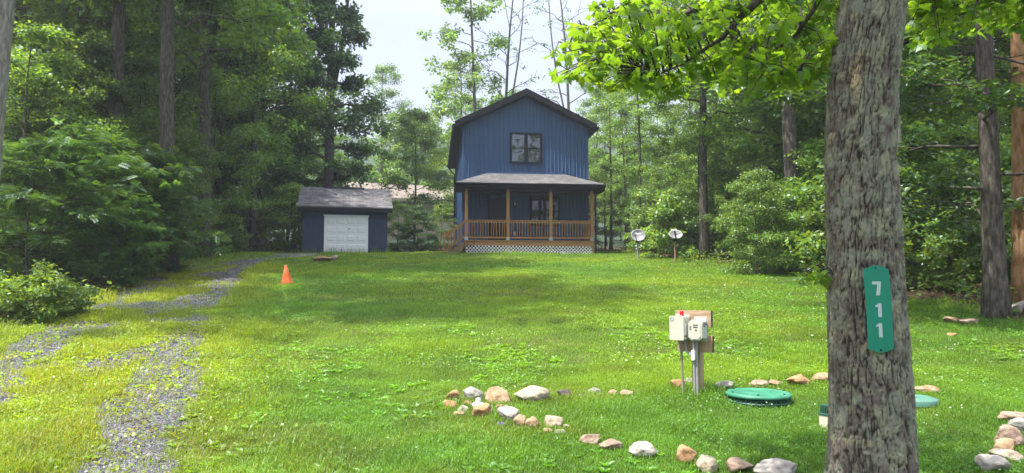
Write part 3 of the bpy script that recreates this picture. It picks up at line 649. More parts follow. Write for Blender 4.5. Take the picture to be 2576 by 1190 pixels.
RK = [ # x0, x1, top, bottom, colour, label
 (1123,1158,988,1014,'orange','pointed tan rock at the back left of the ring round the white pipe'),
 (1165,1219,981,1011,'grey','grey wrinkled boulder standing behind the white clean-out pipe'),
 (1221,1288,983,1020,'tan','large humped tan boulder right behind the white pipe'),
 (1293,1381,982,1017,'cream','largest pale flat-topped boulder with a dark front, right of the tan hump'),
 (1401,1438,987,1007,'dark','dark brown flat stone just right of the largest boulder'),
 (1452,1466,995,1005,'grey','tiny grey stone between the dark stone and the flat pale stones'),
 (1114,1150,1013,1031,'orange','low orange rock at the far left of the ring'),
 (1166,1188,1012,1026,'tan','small tan stone tucked behind the left side of the white pipe'),
 (1151,1178,1026,1044,'white','flat whitish stone left of the white pipe'),
 (1141,1171,1040,1053,'tan','low tan stone at the front left of the ring'),
 (1188,1239,1025,1058,'orange','triangular orange rock leaning in front of the white pipe'),
 (1244,1266,1022,1040,'tan','small tan stone below the humped boulder'),
 (1265,1283,1025,1042,'pink','small pinkish stone below the humped boulder'),
 (1250,1269,1034,1048,'pink','pinkish stone touching the back of the white slab'),
 (1250,1308,1036,1072,'white','tilted white slab with a dark right side, behind violet flowers'),
 (1291,1323,1052,1084,'tan','tan wedge leaning on the right side of the white slab'),
 (1320,1358,1057,1086,'tan','low tan rock right of the wedge, half in grass'),
 (1366,1416,1056,1083,'cream','rounded cream boulder at the bend of the rock row'),
 (1415,1433,1072,1086,'cream','small cream stone at the right foot of the rounded cream boulder'),
 (1364,1388,1083,1098,'tan','small tan stone in front of the rounded cream boulder'),
 (1394,1426,1088,1099,'grey','flat greyish stone in front of the rounded cream boulder'),
 (1453,1509,1099,1122,'pink','pinkish boulder in the front row, first one after the bend'),
 (1508,1568,1114,1138,'pink','long pinkish stone in the front row, second one after the bend'),
 (1583,1657,1125,1156,'white','broad pale flat stone in the front row with a squared right end'),
 (1700,1751,1130,1168,'orange','round orange boulder in the front row'),
 (1753,1804,1158,1196,'cream','pale rounded boulder in the front row right of the orange one'),
 (1829,1899,1169,1200,'pink','flat pinkish stone at the bottom edge of the front row'),
 (1898,2012,1174,1215,'white','long whitish stone at the bottom edge left of the big trunk'),
 (1477,1514,981,998,'grey','flat grey stone alone in the grass behind the front row'),
 (1529,1554,986,1002,'tan','small tan stone left of a twin in the back row'),
 (1557,1595,988,1003,'pink','flat pinkish stone right of its smaller twin in the back row'),
 (1686,1724,961,985,'orange','orange flat rock at the left foot of the wooden post'),
 (1724,1746,955,972,'grey','small grey rock behind the wooden post'),
 (1797,1846,965,984,'grey','greyish flat rock right of the wooden post'),
 (1882,1936,962,978,'pink','pinkish flat rock right behind the large green lid'),
 (1934,1963,960,975,'tan','small tan rock between the green lid and the orange flat rock'),
 (1979,2038,951,974,'orange','broad orange rock behind the green lid, nearer the trunk'),
 (2045,2102,945,965,'tan','pale tan rock touching the left edge of the big trunk'),
 (2297,2360,979,998,'tan','low tan rocks just right of the big trunk'),
 (2513,2580,1044,1071,'pink','reddish flat stone topmost in the pile at the right edge'),
 (2531,2600,1064,1098,'grey','grey block second from the top in the pile at the right edge'),
 (2505,2568,1083,1128,'pink','pinkish upright slab in the middle of the pile at the right edge'),
 (2501,2558,1114,1150,'tan','tan stone below the upright slab at the right edge'),
 (2496,2570,1143,1170,'cream','cream stone low in the pile at the right edge'),
 (2465,2534,1159,1200,'white','pale grey slab at the bottom right corner'),
 (787,836,648,659,'orange','flat orange stone lying on the lawn in front of the shed'),
 (826,853,644,656,'cream','pale rounded stone beside the flat orange stone before the shed'),
 (2377,2412,801,815,'tan','flat tan stone, left one of the pair left of the dark trunk'),
 (2408,2462,806,819,'pink','flat pinkish stone, right one of the pair left of the dark trunk'),
 (2380,2408,841,850,'orange','small orange stone alone on the lawn right of the big trunk'),
]
for k, (x0, x1, y0, y1, cn, lab) in enumerate(RK):
    D = gd((x0 + x1) / 2, y1 - 1.5); wd = (x1 - x0) / F * D; ht = (y1 - y0) / F * D
    D += wd * .28; q = gloc((x0 + x1) / 2, y1, D)
    v = rock_mesh(100 + k, 7 if cn in ('white', 'grey') else 10, .12)
    hh = max(ht * .92, .04); v = v * np.array([wd / 2 * 1.04, wd * .34 + .02, hh * .72]) + np.array([0, 0, hh * .48])
    o = link('rock', MB().add(v, IF).mesh('rock', RM[cn], True)); o.location = tuple(q); o.rotation_euler = (0, 0, (k * 37 % 11 - 5) * .04)
    tag(o, lab, 'rock', 'garden border rocks')
# ------------------------------------------------------------------ foliage
T_RH = (np.array([(0, 0, 0), (.36, .42, -.05), (0, 1, -.06), (-.36, .42, -.05)]), np.array([[0, 1, 2, 3]]))
T_L6 = (np.array([(0, 0, 0), (.26, .28, .07), (.24, .68, .05), (0, 1, -.12), (-.24, .68, .05), (-.26, .28, .07)]), np.array([[0, 1, 2, 3], [0, 3, 4, 5]]))
def compound(n=7):
    v, f = [], []
    for k in range(n):
        y = .12 + .8 * k / (n - 1); l = .30 * (1 - .35 * abs(k / (n - 1) - .4)); dz = -.16 * y * y
        for s in (-1, 1):
            b = len(v); v += [(0, y, dz), (s * l * .5, y + .07, dz - .01), (s * l, y + .03, dz - .03), (s * l * .5, y - .055, dz - .01)]; f.append([b, b+1, b+2, b+3])
    b = len(v); v += [(0, .9, -.28), (.06, 1.0, -.33), (0, 1.16, -.42), (-.06, 1.0, -.33)]; f.append([b, b+1, b+2, b+3])
    v += [(-.012, 0, 0), (.012, 0, 0), (.008, .92, -.28), (-.008, .92, -.28)]; f.append([b+4, b+5, b+6, b+7])
    return np.array(v), np.array(f)
T_CP = compound()
def maple():
    h = [(.03, .02), (.16, .03), (.34, -.03), (.29, .12), (.40, .16), (.58, .36), (.43, .38), (.44, .50), (.22, .47), (.25, .66), (.15, .68), (0, 1.0)]
    o = h + [(-x, y) for x, y in h[-2::-1]]; v = [(0, .36, .0)] + [(x, y, -.45 * x * x - .18 * max(y - .36, 0) ** 2) for x, y in o]
    n = len(o); return np.array(v), np.array([[0, 1 + i, 1 + (i + 1) % n] for i in range(n)])
T_MP = maple()
def leaves(mb, P, Nn, D, size, tpl, col):
    tv, tf = tpl; n = len(P); Nn = nrm(Nn); D = nrm(D - (D * Nn).sum(1, keepdims=True) * Nn); S = np.cross(D, Nn)
    size = np.broadcast_to(size, (n,))[:, None, None]
    V = P[:, None] + size * (tv[None, :, 0:1] * S[:, None] + tv[None, :, 1:2] * D[:, None] + tv[None, :, 2:3] * Nn[:, None])
    Fc = (np.arange(n)[:, None, None] * len(tv) + tf[None]).reshape(-1, tf.shape[1])
    mb.add(V.reshape(-1, 3), Fc, np.repeat(col, len(tv), 0))
def leafcol(r, n, lum=.18, yel=.25):
    l = 1 + lum * r.randn(n); y = np.clip(r.rand(n) ** 3 * yel * 2, 0, 1)
    return np.clip(np.stack([l * (1 + y * .9), l * (1 + y * .35), l * (1 - .3 * y)], 1), .3, 3)
def clumps(mb, r, C, rad, n, size, tpl, flat=.55, up=.8, droop=.2, out=None, lum=.18, yel=.25):
    """C: centres; n leaves round each; a leaf's tone varies by clump and by leaf."""
    m = len(C)
    if m == 0: return
    rad = np.broadcast_to(rad, (m,)); k = np.repeat(np.arange(m), n)
    o = r.randn(m * n, 3); o = nrm(o) * (r.rand(m * n, 1) ** .5); o[:, 2] *= flat
    P = C[k] + o * rad[k][:, None]
    Nn = np.array([0, 0, up]) + .55 * r.randn(m * n, 3) + .35 * o
    D = o * np.array([1, 1, .3]) + .45 * r.randn(m * n, 3) + np.array([0, 0, -droop])
    cl = np.clip(1 + .24 * r.randn(m), .5, 1.7)[k][:, None]
    leaves(mb, P, Nn, D, size * (.7 + .6 * r.rand(m * n)), tpl, leafcol(r, m * n, lum, yel) * cl)
def tree_mesh(seed, H, r0, cb, Rr, nl, nt=4, leaf=.18, cl=.75, ncl=80, tpl=T_RH, lean=(0, 0), rise=.45, shape=None, droop=.1, flat=.55, up=.8, wob=.15, forks=0, mat='leaf_mid', bk='bark', skip=0., limb=True, yel=.25, sides=10, limbr=.42):
    r = np.random.RandomState(seed); tk = MB(); C = []; rad = []
    shape = shape or (lambda q: math.sin(pi * (.18 + .78 * q)) ** .7)
    tt = np.linspace(0, 1, 14); ph = r.rand(2) * 6
    tx = lean[0] * tt + wob * np.sin(tt * 5 + ph[0]) * tt; ty = lean[1] * tt + wob * np.sin(tt * 4 + ph[1]) * tt
    zz = tt * (H + .5) - .5
    rr = r0 * (1 - .88 * tt) ** .85 * (1 + .5 * np.exp(-np.maximum(zz, 0) / .35))
    tk.tube(np.stack([tx, ty, zz], 1), rr, sides)
    def tp(q): return np.array([np.interp(q, tt, tx), np.interp(q, tt, ty), np.interp(q, tt, zz)])
    def tr(q): return float(np.interp(q, tt, rr))
    for f_ in range(forks):
        q = .42 + .1 * f_; a = f_ * 2.6 + .4; b = tp(q); L = H * (1 - q) * .92
        pth = np.array([b + np.array([cos(a), sin(a), 0]) * Rr * .5 * (1 - (1 - s) ** 2) + np.array([0, 0, L * s]) for s in np.linspace(0, 1, 8)])
        tk.tube(pth, np.linspace(tr(q) * .7, .03, 8), 8)
        for s in range(3, 8): C.append(pth[s] + r.randn(3) * .4); rad.append(cl)
    for i in range(nl):
        q_ = ((i + .2 + .6 * r.rand()) / nl); q = cb + (1 - cb) * q_ ** .95; a = i * 2.4 + r.rand() * .8
        L = Rr * shape(q_) * (.7 + .5 * r.rand()); b = tp(min(q, .99)); dh = np.array([cos(a), sin(a), 0]); u = rise * (.6 + .8 * r.rand()) * (.4 + .9 * q_)
        s5 = np.linspace(0, 1, 6); pth = b + s5[:, None] * dh * L + np.stack([0 * s5, 0 * s5, L * u * (s5 - .45 * s5 ** 2 * (1.2 - u))], 1) + r.randn(6, 3) * .05 * L * (s5[:, None] > 0)
        if limb: tk.tube(pth, np.linspace(max(tr(q) * limbr, .016), .012, 6), 5, False)
        for s in (.62, .85, 1.0):
            if r.rand() > skip: C.append(np.array([np.interp(s, s5, pth[:, c]) for c in range(3)]) + r.randn(3) * cl * .3); rad.append(cl * (.7 + .5 * r.rand()))
        for j in range(nt):
            s0 = .3 + .65 * r.rand(); b2 = np.array([np.interp(s0, s5, pth[:, c]) for c in range(3)]); aa = a + (1 if j % 2 else -1) * (.5 + .7 * r.rand()); l2 = L * (.25 + .3 * r.rand())
            e2 = b2 + np.array([cos(aa) * l2, sin(aa) * l2, l2 * (.5 * r.rand() - .1)])
            if limb: tk.tube([b2, (b2 + e2) / 2 + [0, 0, .06 * l2], e2], [.018, .012, .006], 3, False)
            if r.rand() > skip: C.append(e2); rad.append(cl * (.6 + .5 * r.rand()))
    C.append(tp(1.0)); rad.append(cl)
    C = np.array(C); rad = np.array(rad); cr = MB()
    clumps(cr, r, C, rad, ncl, leaf, tpl, flat, up, droop, yel=yel)
    return tk.mesh('trunk', M[bk], True), cr.mesh('crown', M[mat])
PROTO = {}
def proto(k, *a, **kw): PROTO[k] = tree_mesh(*a, **kw)
proto('oak_a', 11, 22, .26, .30, 4.2, 26, 4, .20, 1.0, 95, lean=(.5, 0))
proto('oak_high', 28, 22, .26, .37, 4.0, 28, 4, .20, 1.0, 95, lean=(.5, .3), wob=.3)
proto('oak_b', 12, 23, .30, .22, 4.6, 28, 4, .20, 1.1, 100, lean=(-.4, .3), mat='leaf_dark')
proto('oak_c', 13, 20, .20, .18, 3.4, 26, 4, .18, .9, 90, lean=(.2, .3))
proto('pole', 14, 20, .15, .42, 2.6, 18, 3, .17, .8, 70, wob=.35)
proto('under_a', 15, 9, .09, .12, 2.4, 20, 4, .16, .7, 75, rise=.35, mat='leaf_lite')
proto('under_b', 16, 7, .07, .08, 2.2, 20, 4, .15, .65, 75, rise=.3, mat='leaf_mid')
proto('under_c', 17, 11, .11, .15, 2.6, 22, 4, .17, .75, 75, rise=.4, mat='leaf_mid')
proto('under_d', 24, 6, .06, .06, 2.1, 22, 4, .15, .6, 70, rise=.35, mat='leaf_lite', droop=.8, up=.35, tpl=T_L6)
proto('shrub_a', 18, 2.2, .03, .05, 1.3, 16, 3, .13, .45, 60, mat='leaf_lite', rise=.5)
proto('shrub_b', 19, 3.0, .04, .05, 1.6, 18, 3, .14, .5, 65, mat='leaf_mid', rise=.5)
proto('gap_oak', 20, 22, .38, .14, 3.0, 36, 4, .22, .72, 120, forks=2, mat='leaf_dark', flat=.7, rise=.25, shape=lambda q: .75 + .25 * sin(q * 9), wob=.1)
proto('sparse', 21, 21, .17, .30, 2.4, 26, 3, .22, .62, 62, mat='leaf_mid', rise=.35, skip=.25, lean=(-.5, 0), flat=.8, droop=.5)
proto('bare', 22, 21, .17, .35, 3.0, 20, 5, .16, .4, 12, rise=1.1, skip=.5, lean=(1.6, 0), mat='leaf_dark', forks=1, wob=.3)
proto('locust', 23, 4.6, .05, .12, 2.3, 26, 4, .34, .50, 17, tpl=T_CP, mat='leaf_locust', rise=.5, flat=.35, droop=.0, up=1.7)
proto('round', 25, 9.5, .12, .10, 2.9, 30, 4, .20, .75, 95, mat='leaf_mid', rise=.5)
proto('layered', 26, 15, .20, .14, 3.6, 34, 8, .14, .55, 85, tpl=T_L6, mat='leaf_dark', rise=.12, flat=.3, up=1.4, lean=(-.3, 0), limbr=.22)
proto('near_shrub', 27, 1.15, .02, .05, .95, 20, 3, .115, .26, 34, tpl=T_L6, mat='leaf_lite', rise=.7, flat=.8, yel=.5)
used = set()
def plant(k, name, label, cat, px, D, s=1.0, rz=0.0, group=None, bk=None, tilt=(0, 0), lm=None, loc=None, sz=None):
    q = np.array(loc) if loc is not None else gat(px, D)
    o = thing(name, label, cat, q, rz, group); o.rotation_euler = (tilt[0], tilt[1], rz); o.scale = (s, s, sz or s)
    tm, cm = PROTO[k]; a = link('trunk', tm, o); b = link('crown', cm, o)
    for ob, mm in ((a, bk), (b, lm)):
        if mm: ob.material_slots[0].link = 'OBJECT'; ob.material_slots[0].material = M[mm]
    return o
OAK = 'tree'
# left woods: trunks one can tell apart
plant('oak_high', 'oak_tree', 'tall tree with pale lichen-spotted trunk cut by the left edge of the photo', OAK, -60, 12.6, 1.0, 1.0, bk='bark_pale', tilt=(0, R(1.3)))
plant('oak_high', 'oak_tree', 'tall tree with straight brown-grey trunk behind the feathery bushes, second trunk from the left edge', OAK, 278, 23, 1.05, 2.0)
plant('oak_high', 'oak_tree', 'tall tree with slightly leaning grey trunk rising from the feathery bushes left of the drive', OAK, 425, 22.5, 1.0, .3, tilt=(0, R(-3.0)))
plant('oak_high', 'oak_tree', 'tall dark straight-trunked tree at the bend of the drive, left of the shed', OAK, 512, 30, 1.0, 4.2)
plant('oak_c', 'oak_tree', 'leafy tree with low layered limbs just behind the dark straight trunk', OAK, 585, 41, 1.05, 1.0)
plant('pole', 'oak_tree', 'dark slim tree trunk in deep shade near the left edge', OAK, 185, 25, 1.1, 1.2)
plant('oak_c', 'oak_tree', 'leafy tree between the dark straight trunk and the tall forked tree', OAK, 640, 38, .95, 2.2)
plant('gap_oak', 'oak_tree', 'tall dense dark forked tree rising behind the shed beside the open sky', OAK, 826, 44, 1.0, .5)
plant('pole', 'oak_tree', 'slim tree leaning up against the tall forked tree behind the shed', OAK, 720, 46, .62, .5, tilt=(0, R(8)))
# behind the house
plant('round', 'tree', 'round hazy green tree between the shed and the house, behind the tan roof', OAK, 1045, 71, 1.22, 1.0)
plant('under_c', 'tree', 'slender tree in front of the tan house wall, right of the shed', OAK, 1042, 47, .80, 2.0)
plant('sparse', 'tree', 'tall thin tree with sparse drooping leaf clumps, above the left slope of the blue roof', OAK, 1200, 52, 1.05, 0.2)
plant('bare', 'dead_tree', 'nearly bare tree with forking branches above the left slope of the blue roof', OAK, 1248, 53, 1.0, 0)
plant('bare', 'dead_tree', 'nearly bare tree with thin upright branches above the right slope of the blue roof', OAK, 1452, 50, .95, 2.6)
plant('oak_c', 'tree', 'pale green leafy tree touching the left wall of the blue house from behind', OAK, 1160, 55, .70, 1.4, lm='leaf_lite')
# right woods
plant('oak_high', 'tree', 'ivy-clad trunk with dead drooping twigs behind the right satellite dish', OAK, 1772, 29, .74, 0.3, tilt=(0, R(-1)))
plant('oak_a', 'oak_tree', 'tall thick straight grey trunk in the right woods left of the near trunk', OAK, 2002, 24, 1.05, 1.9)
plant('pole', 'tree', 'slim tree with a thin trunk right of the house, behind the left satellite dish', OAK, 1608, 36, .62, 2.9)
plant('layered', 'oak_tree', 'dark grey trunk with layered dark leaves on the lawn edge right of the near trunk', OAK, 2498, 12.8, .95, 0.6)
plant('pole', 'dead_tree', 'sunlit orange-brown trunk with peeling bark at the right edge', OAK, 2566, 14.6, 1.2, 2.2, bk='bark_brown', sz=1.0)
plant('pole', 'tree', 'slim pale trunk just showing at the right side of the near trunk', OAK, 2262, 20, .85, 1.1, bk='bark_pale')
plant('pole', 'tree', 'dark slender trunk deep in the woods right of the near trunk', OAK, 2330, 27, 1.0, 3.1)
# locust bushes and foreground shrubs
for px, D, s, rz, lab in ((215, 19.5, .80, 0, 'tall feathery locust sapling in the middle of the left bushes'), (75, 16.5, .70, 1.2, 'feathery locust sapling nearest the left edge of the photo'), (345, 21, .76, 2.6, 'feathery locust sapling on the right side of the left bushes, beside the drive'),
                          (390, 22, .50, 4.0, 'low feathery locust bush leaning over the drive edge'), (300, 18.2, .45, 5.2, 'low locust bush with drooping fronds at the front of the left bushes'), (140, 21.5, .92, .7, 'tall feathery locust behind the middle of the left bushes')):
    plant('locust', 'locust_sapling', lab, 'sapling', px, D, s, rz, 'locust bushes left of the drive')
plant('near_shrub', 'shrub', 'bright yellow-green leafy shrub at the left edge in front of the dark woods', 'shrub', 95, 12.2, .62, .4)
plant('near_shrub', 'shrub', 'small bright shrub to the right of the yellow-green one', 'shrub', 180, 13.2, .42, 2.4, lm='leaf_mid')
plant('near_shrub', 'shrub', 'low shaded shrub cut by the left edge', 'shrub', 10, 12.4, .5, 1.4, lm='leaf_mid')
plant('under_b', 'shrub', 'tall bright leafy bush touching the left wall of the shed', 'shrub', 735, 37.5, .5, 0, lm='leaf_lite')
plant('under_d', 'shrub', 'broad green bush filling the gap between the shed and the house', 'shrub', 1050, 39.5, .40, 1.0, lm='leaf_locust')
plant('under_b', 'shrub', 'green bush beside the right wall of the shed', 'shrub', 1000, 40, .38, 2.0)
plant('under_b', 'shrub', 'green bush by the porch stairs', 'shrub', 1110, 41, .36, 3.0, lm='leaf_lite')
plant('under_d', 'shrub', 'drooping yellow-green leafy sapling left of the near trunk in the right woods', 'shrub', 1900, 22, .50, .5, lm='leaf_lite')
plant('under_d', 'shrub', 'drooping leafy sapling beside the thick straight trunk', 'shrub', 1990, 22.5, .42, 2.5, lm='leaf_lite')
for px, D, s, lab in ((55, 19.5, .62, 'dark leafy sapling between the locust bushes and the left edge'), (190, 22.6, .66, 'dark leafy sapling rising behind the tallest locust'), (340, 24.2, .62, 'dark leafy sapling between the two grey trunks left of the drive'), (470, 27.5, .45, 'low leafy sapling at the foot of the dark straight trunk'), (235, 24.6, .8, 'dark leafy young tree just left of the straight brown-grey trunk')):
    plant('under_c', 'sapling', lab, 'sapling', px, D, s, px * .7, 'saplings among the left trunks', lm='leaf_mid')
# filler trees: rows of the surrounding woods
fr = np.random.RandomState(77)
def fill(kinds, n, pxr, Dr, sr, label, grp, cat='tree', nm='tree', mind=2.0, lm=None, hcap=None, ok=None):
    pts = []; tries = 0
    while len(pts) < n and tries < 4000:
        tries += 1; px = fr.uniform(*pxr); D = fr.uniform(*Dr); q = gat(px, D)
        if ok and not ok(px, D, q): continue
        if lawn(q[0], q[1]) > .02 or any((q[0]-a)**2 + (q[1]-b)**2 < mind**2 for a, b in pts): continue
        if (-5 < q[0] < 5.2 and 34 < D < 50) or (0 < q[0] < 6.4 and 26 < D < 37): continue
        if abs(q[0] + 8.2) < 3.4 and 34 < D < 41.5: continue
        if abs(q[0] + 8.5) < 7.5 and 57 < D < 72: continue
        pts.append((q[0], q[1])); s = fr.uniform(*sr)
        if hcap: s = min(s, hcap(px, D))
        plant(kinds[fr.randint(len(kinds))], nm, label, cat, px, D, s, fr.rand() * 6.28, grp, lm=lm)
fill(['oak_a', 'oak_b', 'oak_c', 'pole'], 34, (-150, 700), (24, 58), (.85, 1.15), 'one of the many leafy trees massed deep in the left woods', 'trees massed in the left woods', mind=2.6, ok=lambda px, D, q: D > 33 or (abs(px - 512) > 150 and abs(px - 430) > 60 and abs(px - 278) > 60))
fill(['under_a', 'under_b', 'under_c'], 26, (-60, 735), (19, 44), (.6, 1.05), 'one of the leafy saplings crowding below the trees of the left woods', 'saplings of the left woods', 'sapling', 'sapling', 1.5, hcap=lambda px, D: .62 if px < 420 else 2, lm='leaf_mid', ok=lambda px, D, q: D > 32 or min(abs(px - 512), abs(px - 430), abs(px - 278)) > 75)
fill(['oak_a', 'oak_b', 'oak_c', 'pole'], 30, (1900, 2800), (23, 55), (.85, 1.1), 'one of the many leafy trees massed deep in the right woods', 'trees massed in the right woods', mind=2.6)
fill(['oak_c', 'pole', 'under_c'], 22, (1500, 1960), (38, 62), (.5, .8), 'one of the leafy trees of the woods to the right of the blue house', 'trees right of the house', mind=2.2, hcap=lambda px, D: D * .0115 if px < 1700 else 2)
fill(['under_a', 'under_c', 'under_b'], 44, (1490, 2700), (20, 42), (.45, .9), 'one of the leafy saplings crowding the edge of the right woods', 'saplings of the right woods', 'sapling', 'sapling', 1.5, hcap=lambda px, D: D * (.017 if px < 2080 else .026))
fill(['shrub_a', 'shrub_b'], 46, (1480, 2700), (12.5, 36), (.6, 1.15), 'one of the low leafy bushes along the right edge of the lawn', 'bushes along the right lawn edge', 'bush', 'bush', 1.0, ok=lambda px, D, q: px < 2400 or D > 16)
fill(['shrub_a', 'shrub_b'], 22, (-40, 740), (20, 40), (.6, 1.1), 'one of the low leafy bushes under the left woods', 'bushes under the left woods', 'bush', 'bush', 1.1)
fill(['round', 'under_c', 'oak_c'], 22, (800, 1560), (66, 95), (.6, .95), 'one of the hazy far trees behind the shed and the house', 'hazy far trees', mind=3.5, hcap=lambda px, D: .95 if px < 1130 else .8)
# ------------------------------------------------------------------ the big near tree with its house number
TD = 4.1
tb = np.array([at(2193, 1313, TD)[0], TD, 0.]); tb[2] = float(g(tb[0], tb[1]))
big = thing('maple_tree', 'big lichen-covered trunk with furrowed bark close to the camera, carrying the green number sign', 'tree', tb)
py_ = np.array([-900, -200, 0, 200, 400, 600, 800, 1000, 1190, 1320])
lx = np.array([2260, 2160, 2108, 2083, 2075, 2078, 2086, 2091, 2082, 2060]); rx_ = np.array([2360, 2310, 2283, 2258, 2251, 2262, 2276, 2293, 2306, 2330])
zk = np.array([at(0, q, TD)[2] for q in py_]); ck = np.array([at(a, q, TD)[0] for a, q in zip((lx + rx_) / 2, py_)]); rk = (rx_ - lx) / 2 / F * TD * .90
o_ = np.argsort(zk); zk, ck, rk = zk[o_], ck[o_], rk[o_]
zz = np.concatenate([np.arange(tb[2] - .3, 3.6, .007), np.arange(3.6, zk[-1], .05)]); na = 300; th = np.linspace(0, 2 * pi, na, endpoint=False)
ZZ, TH = np.meshgrid(zz, th, indexing='ij'); c, s = np.cos(TH), np.sin(TH)
tw = TH + .25 * np.sin(ZZ * 1.3); c2, s2 = np.cos(tw), np.sin(tw)
wx = (vnoise(c2 * 6, s2 * 6, ZZ * 16, 4) - .5) * 1.2
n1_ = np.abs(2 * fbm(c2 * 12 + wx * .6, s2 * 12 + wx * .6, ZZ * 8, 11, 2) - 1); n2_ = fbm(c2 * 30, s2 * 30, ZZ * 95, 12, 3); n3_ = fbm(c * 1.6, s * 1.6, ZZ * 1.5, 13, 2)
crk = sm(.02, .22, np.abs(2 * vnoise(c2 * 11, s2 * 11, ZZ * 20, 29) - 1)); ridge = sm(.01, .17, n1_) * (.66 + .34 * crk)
plate = sm(.38, .46, vnoise(c2 * 8.5 + 40, s2 * 8.5, ZZ * 26, 19))
dsp = .015 * ridge * (.7 + .3 * plate) + .009 * (n2_ - .5) + .03 * (n3_ - .5)
rad = np.interp(ZZ, zk, rk) + dsp - .004
V = np.stack([np.interp(ZZ, zk, ck) + rad * c - tb[0], rad * s, ZZ - tb[2]], -1)
li = fbm(c * 3 + 3, s * 3, ZZ * 13, 21, 5) + .16 * (n2_ - .5); side = np.clip(.5 + .5 * np.cos(TH + .3), 0, 1); hi = sm(1.0, 2.2, ZZ)
lich = sm(.47, .60, li + .07 * side + .06 * hi - .05) * sm(.15, .5, ridge + .2)
lich2 = sm(.60, .66, fbm(c * 4 + 9, s * 4, ZZ * 18, 23, 4) + .05 * side) * sm(.15, .5, ridge + .2)
spk = sm(.62, .7, fbm(c2 * 12, s2 * 12, ZZ * 56, 25, 2))
base = np.array([.130, .112, .092]) * (.78 + .44 * n2_[..., None]); base = base * (.24 + .76 * ridge[..., None])  # furrows darkened in the colour: partly dark bark, partly painted shade
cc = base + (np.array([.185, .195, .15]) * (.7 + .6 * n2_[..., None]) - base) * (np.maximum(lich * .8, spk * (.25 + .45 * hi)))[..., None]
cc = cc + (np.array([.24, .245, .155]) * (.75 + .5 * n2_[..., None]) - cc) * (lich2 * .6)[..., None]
wz, wth = at(0, 212, TD)[2], math.atan2(-1, -.75); dth = np.angle(np.exp(1j * (TH - wth)))
wnd = np.exp(-(dth / .16) ** 2 - ((ZZ - wz) / .10) ** 2) * sm(.4, .55, n2_); cc = cc + (np.array([.45, .34, .19]) - cc) * wnd[..., None]
ni = len(zz); i_ = np.arange(ni - 1)[:, None] * na; j_ = np.arange(na)[None]; k2 = (j_ + 1) % na
mbark, t, out = newmat('furrowed_bark'); p = N(t, 'ShaderNodeBsdfPrincipled', Roughness=.95); p.inputs['Specular IOR Level'].default_value = .12
a = N(t, 'ShaderNodeAttribute', attribute_name='col'); t.links.new(a.outputs['Color'], p.inputs['Base Color'])
n = N(t, 'ShaderNodeTexNoise', Scale=90, Detail=5); t.links.new(coords(t, (1, 1, .6)), n.inputs['Vector']); b = N(t, 'ShaderNodeBump', Strength=.8, Distance=.004); t.links.new(n.outputs[0], b.inputs['Height']); t.links.new(b.outputs[0], p.inputs['Normal']); t.links.new(p.outputs[0], out.inputs[0])
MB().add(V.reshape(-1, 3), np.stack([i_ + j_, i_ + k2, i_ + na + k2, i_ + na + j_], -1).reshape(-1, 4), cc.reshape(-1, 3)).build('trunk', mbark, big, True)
br = np.random.RandomState(5); tw_ = MB(); lv = MB(); LP, LN, LD, LS = [], [], [], []
def w3(l): return np.array([at(a, b_, d) for a, b_, d in l]) - tb
top = np.array([np.interp(6.0, zk, ck), TD, 6.0]) - tb; top2 = np.array([np.interp(4.6, zk, ck), TD, 4.6]) - tb
LIMB = [np.vstack([[top2], w3([(1990, -70, 4.2), (1908, 0, 4.3), (1878, 30, 4.35), (1848, 55, 4.4), (1818, 95, 4.45), (1778, 120, 4.5), (1718, 160, 4.55), (1638, 195, 4.6)])]),
        np.vstack([w3([(1848, 55, 4.4), (1843, 95, 4.4), (1858, 112, 4.38), (1932, 170, 4.3), (1990, 205, 4.25)])]),
        np.vstack([[top], w3([(1950, -160, 4.8), (1768, 10, 5.1), (1733, 32, 5.15), (1673, 60, 5.2), (1633, 80, 5.25), (1568, 105, 5.3), (1503, 140, 5.35), (1440, 165, 5.4)])]),
        np.vstack([[top], w3([(1900, -200, 4.6), (1650, -60, 4.8), (1560, 20, 4.9), (1500, 60, 5.0), (1420, 110, 5.1)])]),
        np.vstack([[top2], w3([(2050, 20, 4.6), (2000, 90, 4.8), (1940, 130, 4.9), (1880, 150, 5.0)])]),
        np.vstack([[top2], w3([(2330, -60, 4.5), (2400, 10, 4.7), (2480, 40, 4.8), (2600, 70, 4.9)])]),
        np.vstack([[top], w3([(2350, -160, 4.4), (2480, -30, 4.5), (2620, 20, 4.6)])])]
for L in LIMB:
    rr = np.linspace(.034 if len(L) > 5 else .02, .005, len(L)); tw_.tube(L, rr, 7)
def inpoly(px, py, poly):
    ins = False
    for (x0, y0), (x1, y1) in zip(poly, poly[1:] + poly[:1]):
        if (y0 > py) != (y1 > py) and px < (x1 - x0) * (py - y0) / (y1 - y0) + x0: ins = not ins
    return ins
def spray(b, e, nl_, s0):
    m_ = (b + e) / 2 + np.array([0, 0, .06]); tw_.tube([b, m_, e], [.006, .0045, .002], 4, False); d = nrm(e - b)
    sd = nrm(np.cross(d, [0, 0, 1.]))
    for k in range(nl_):
        q = .25 + .75 * (k + br.rand()) / nl_; P = b * (1 - q) ** 2 + 2 * q * (1 - q) * m_ + q * q * e
        sg = 1 if k % 2 else -1; dd = d * .5 + sd * sg * .8 + br.randn(3) * .35 + np.array([0, 0, -.75]); dd = nrm(dd)
        pe = P + dd * .04; nn = np.array([0, 0, .75]) + br.randn(3) * .42 + sd * sg * .25 - d * .1
        tw_.tube([P, pe], [.0012, .0012], 3, False); LP.append(pe); LN.append(nn); LD.append(dd); LS.append(s0 * (.65 + .6 * br.rand()))
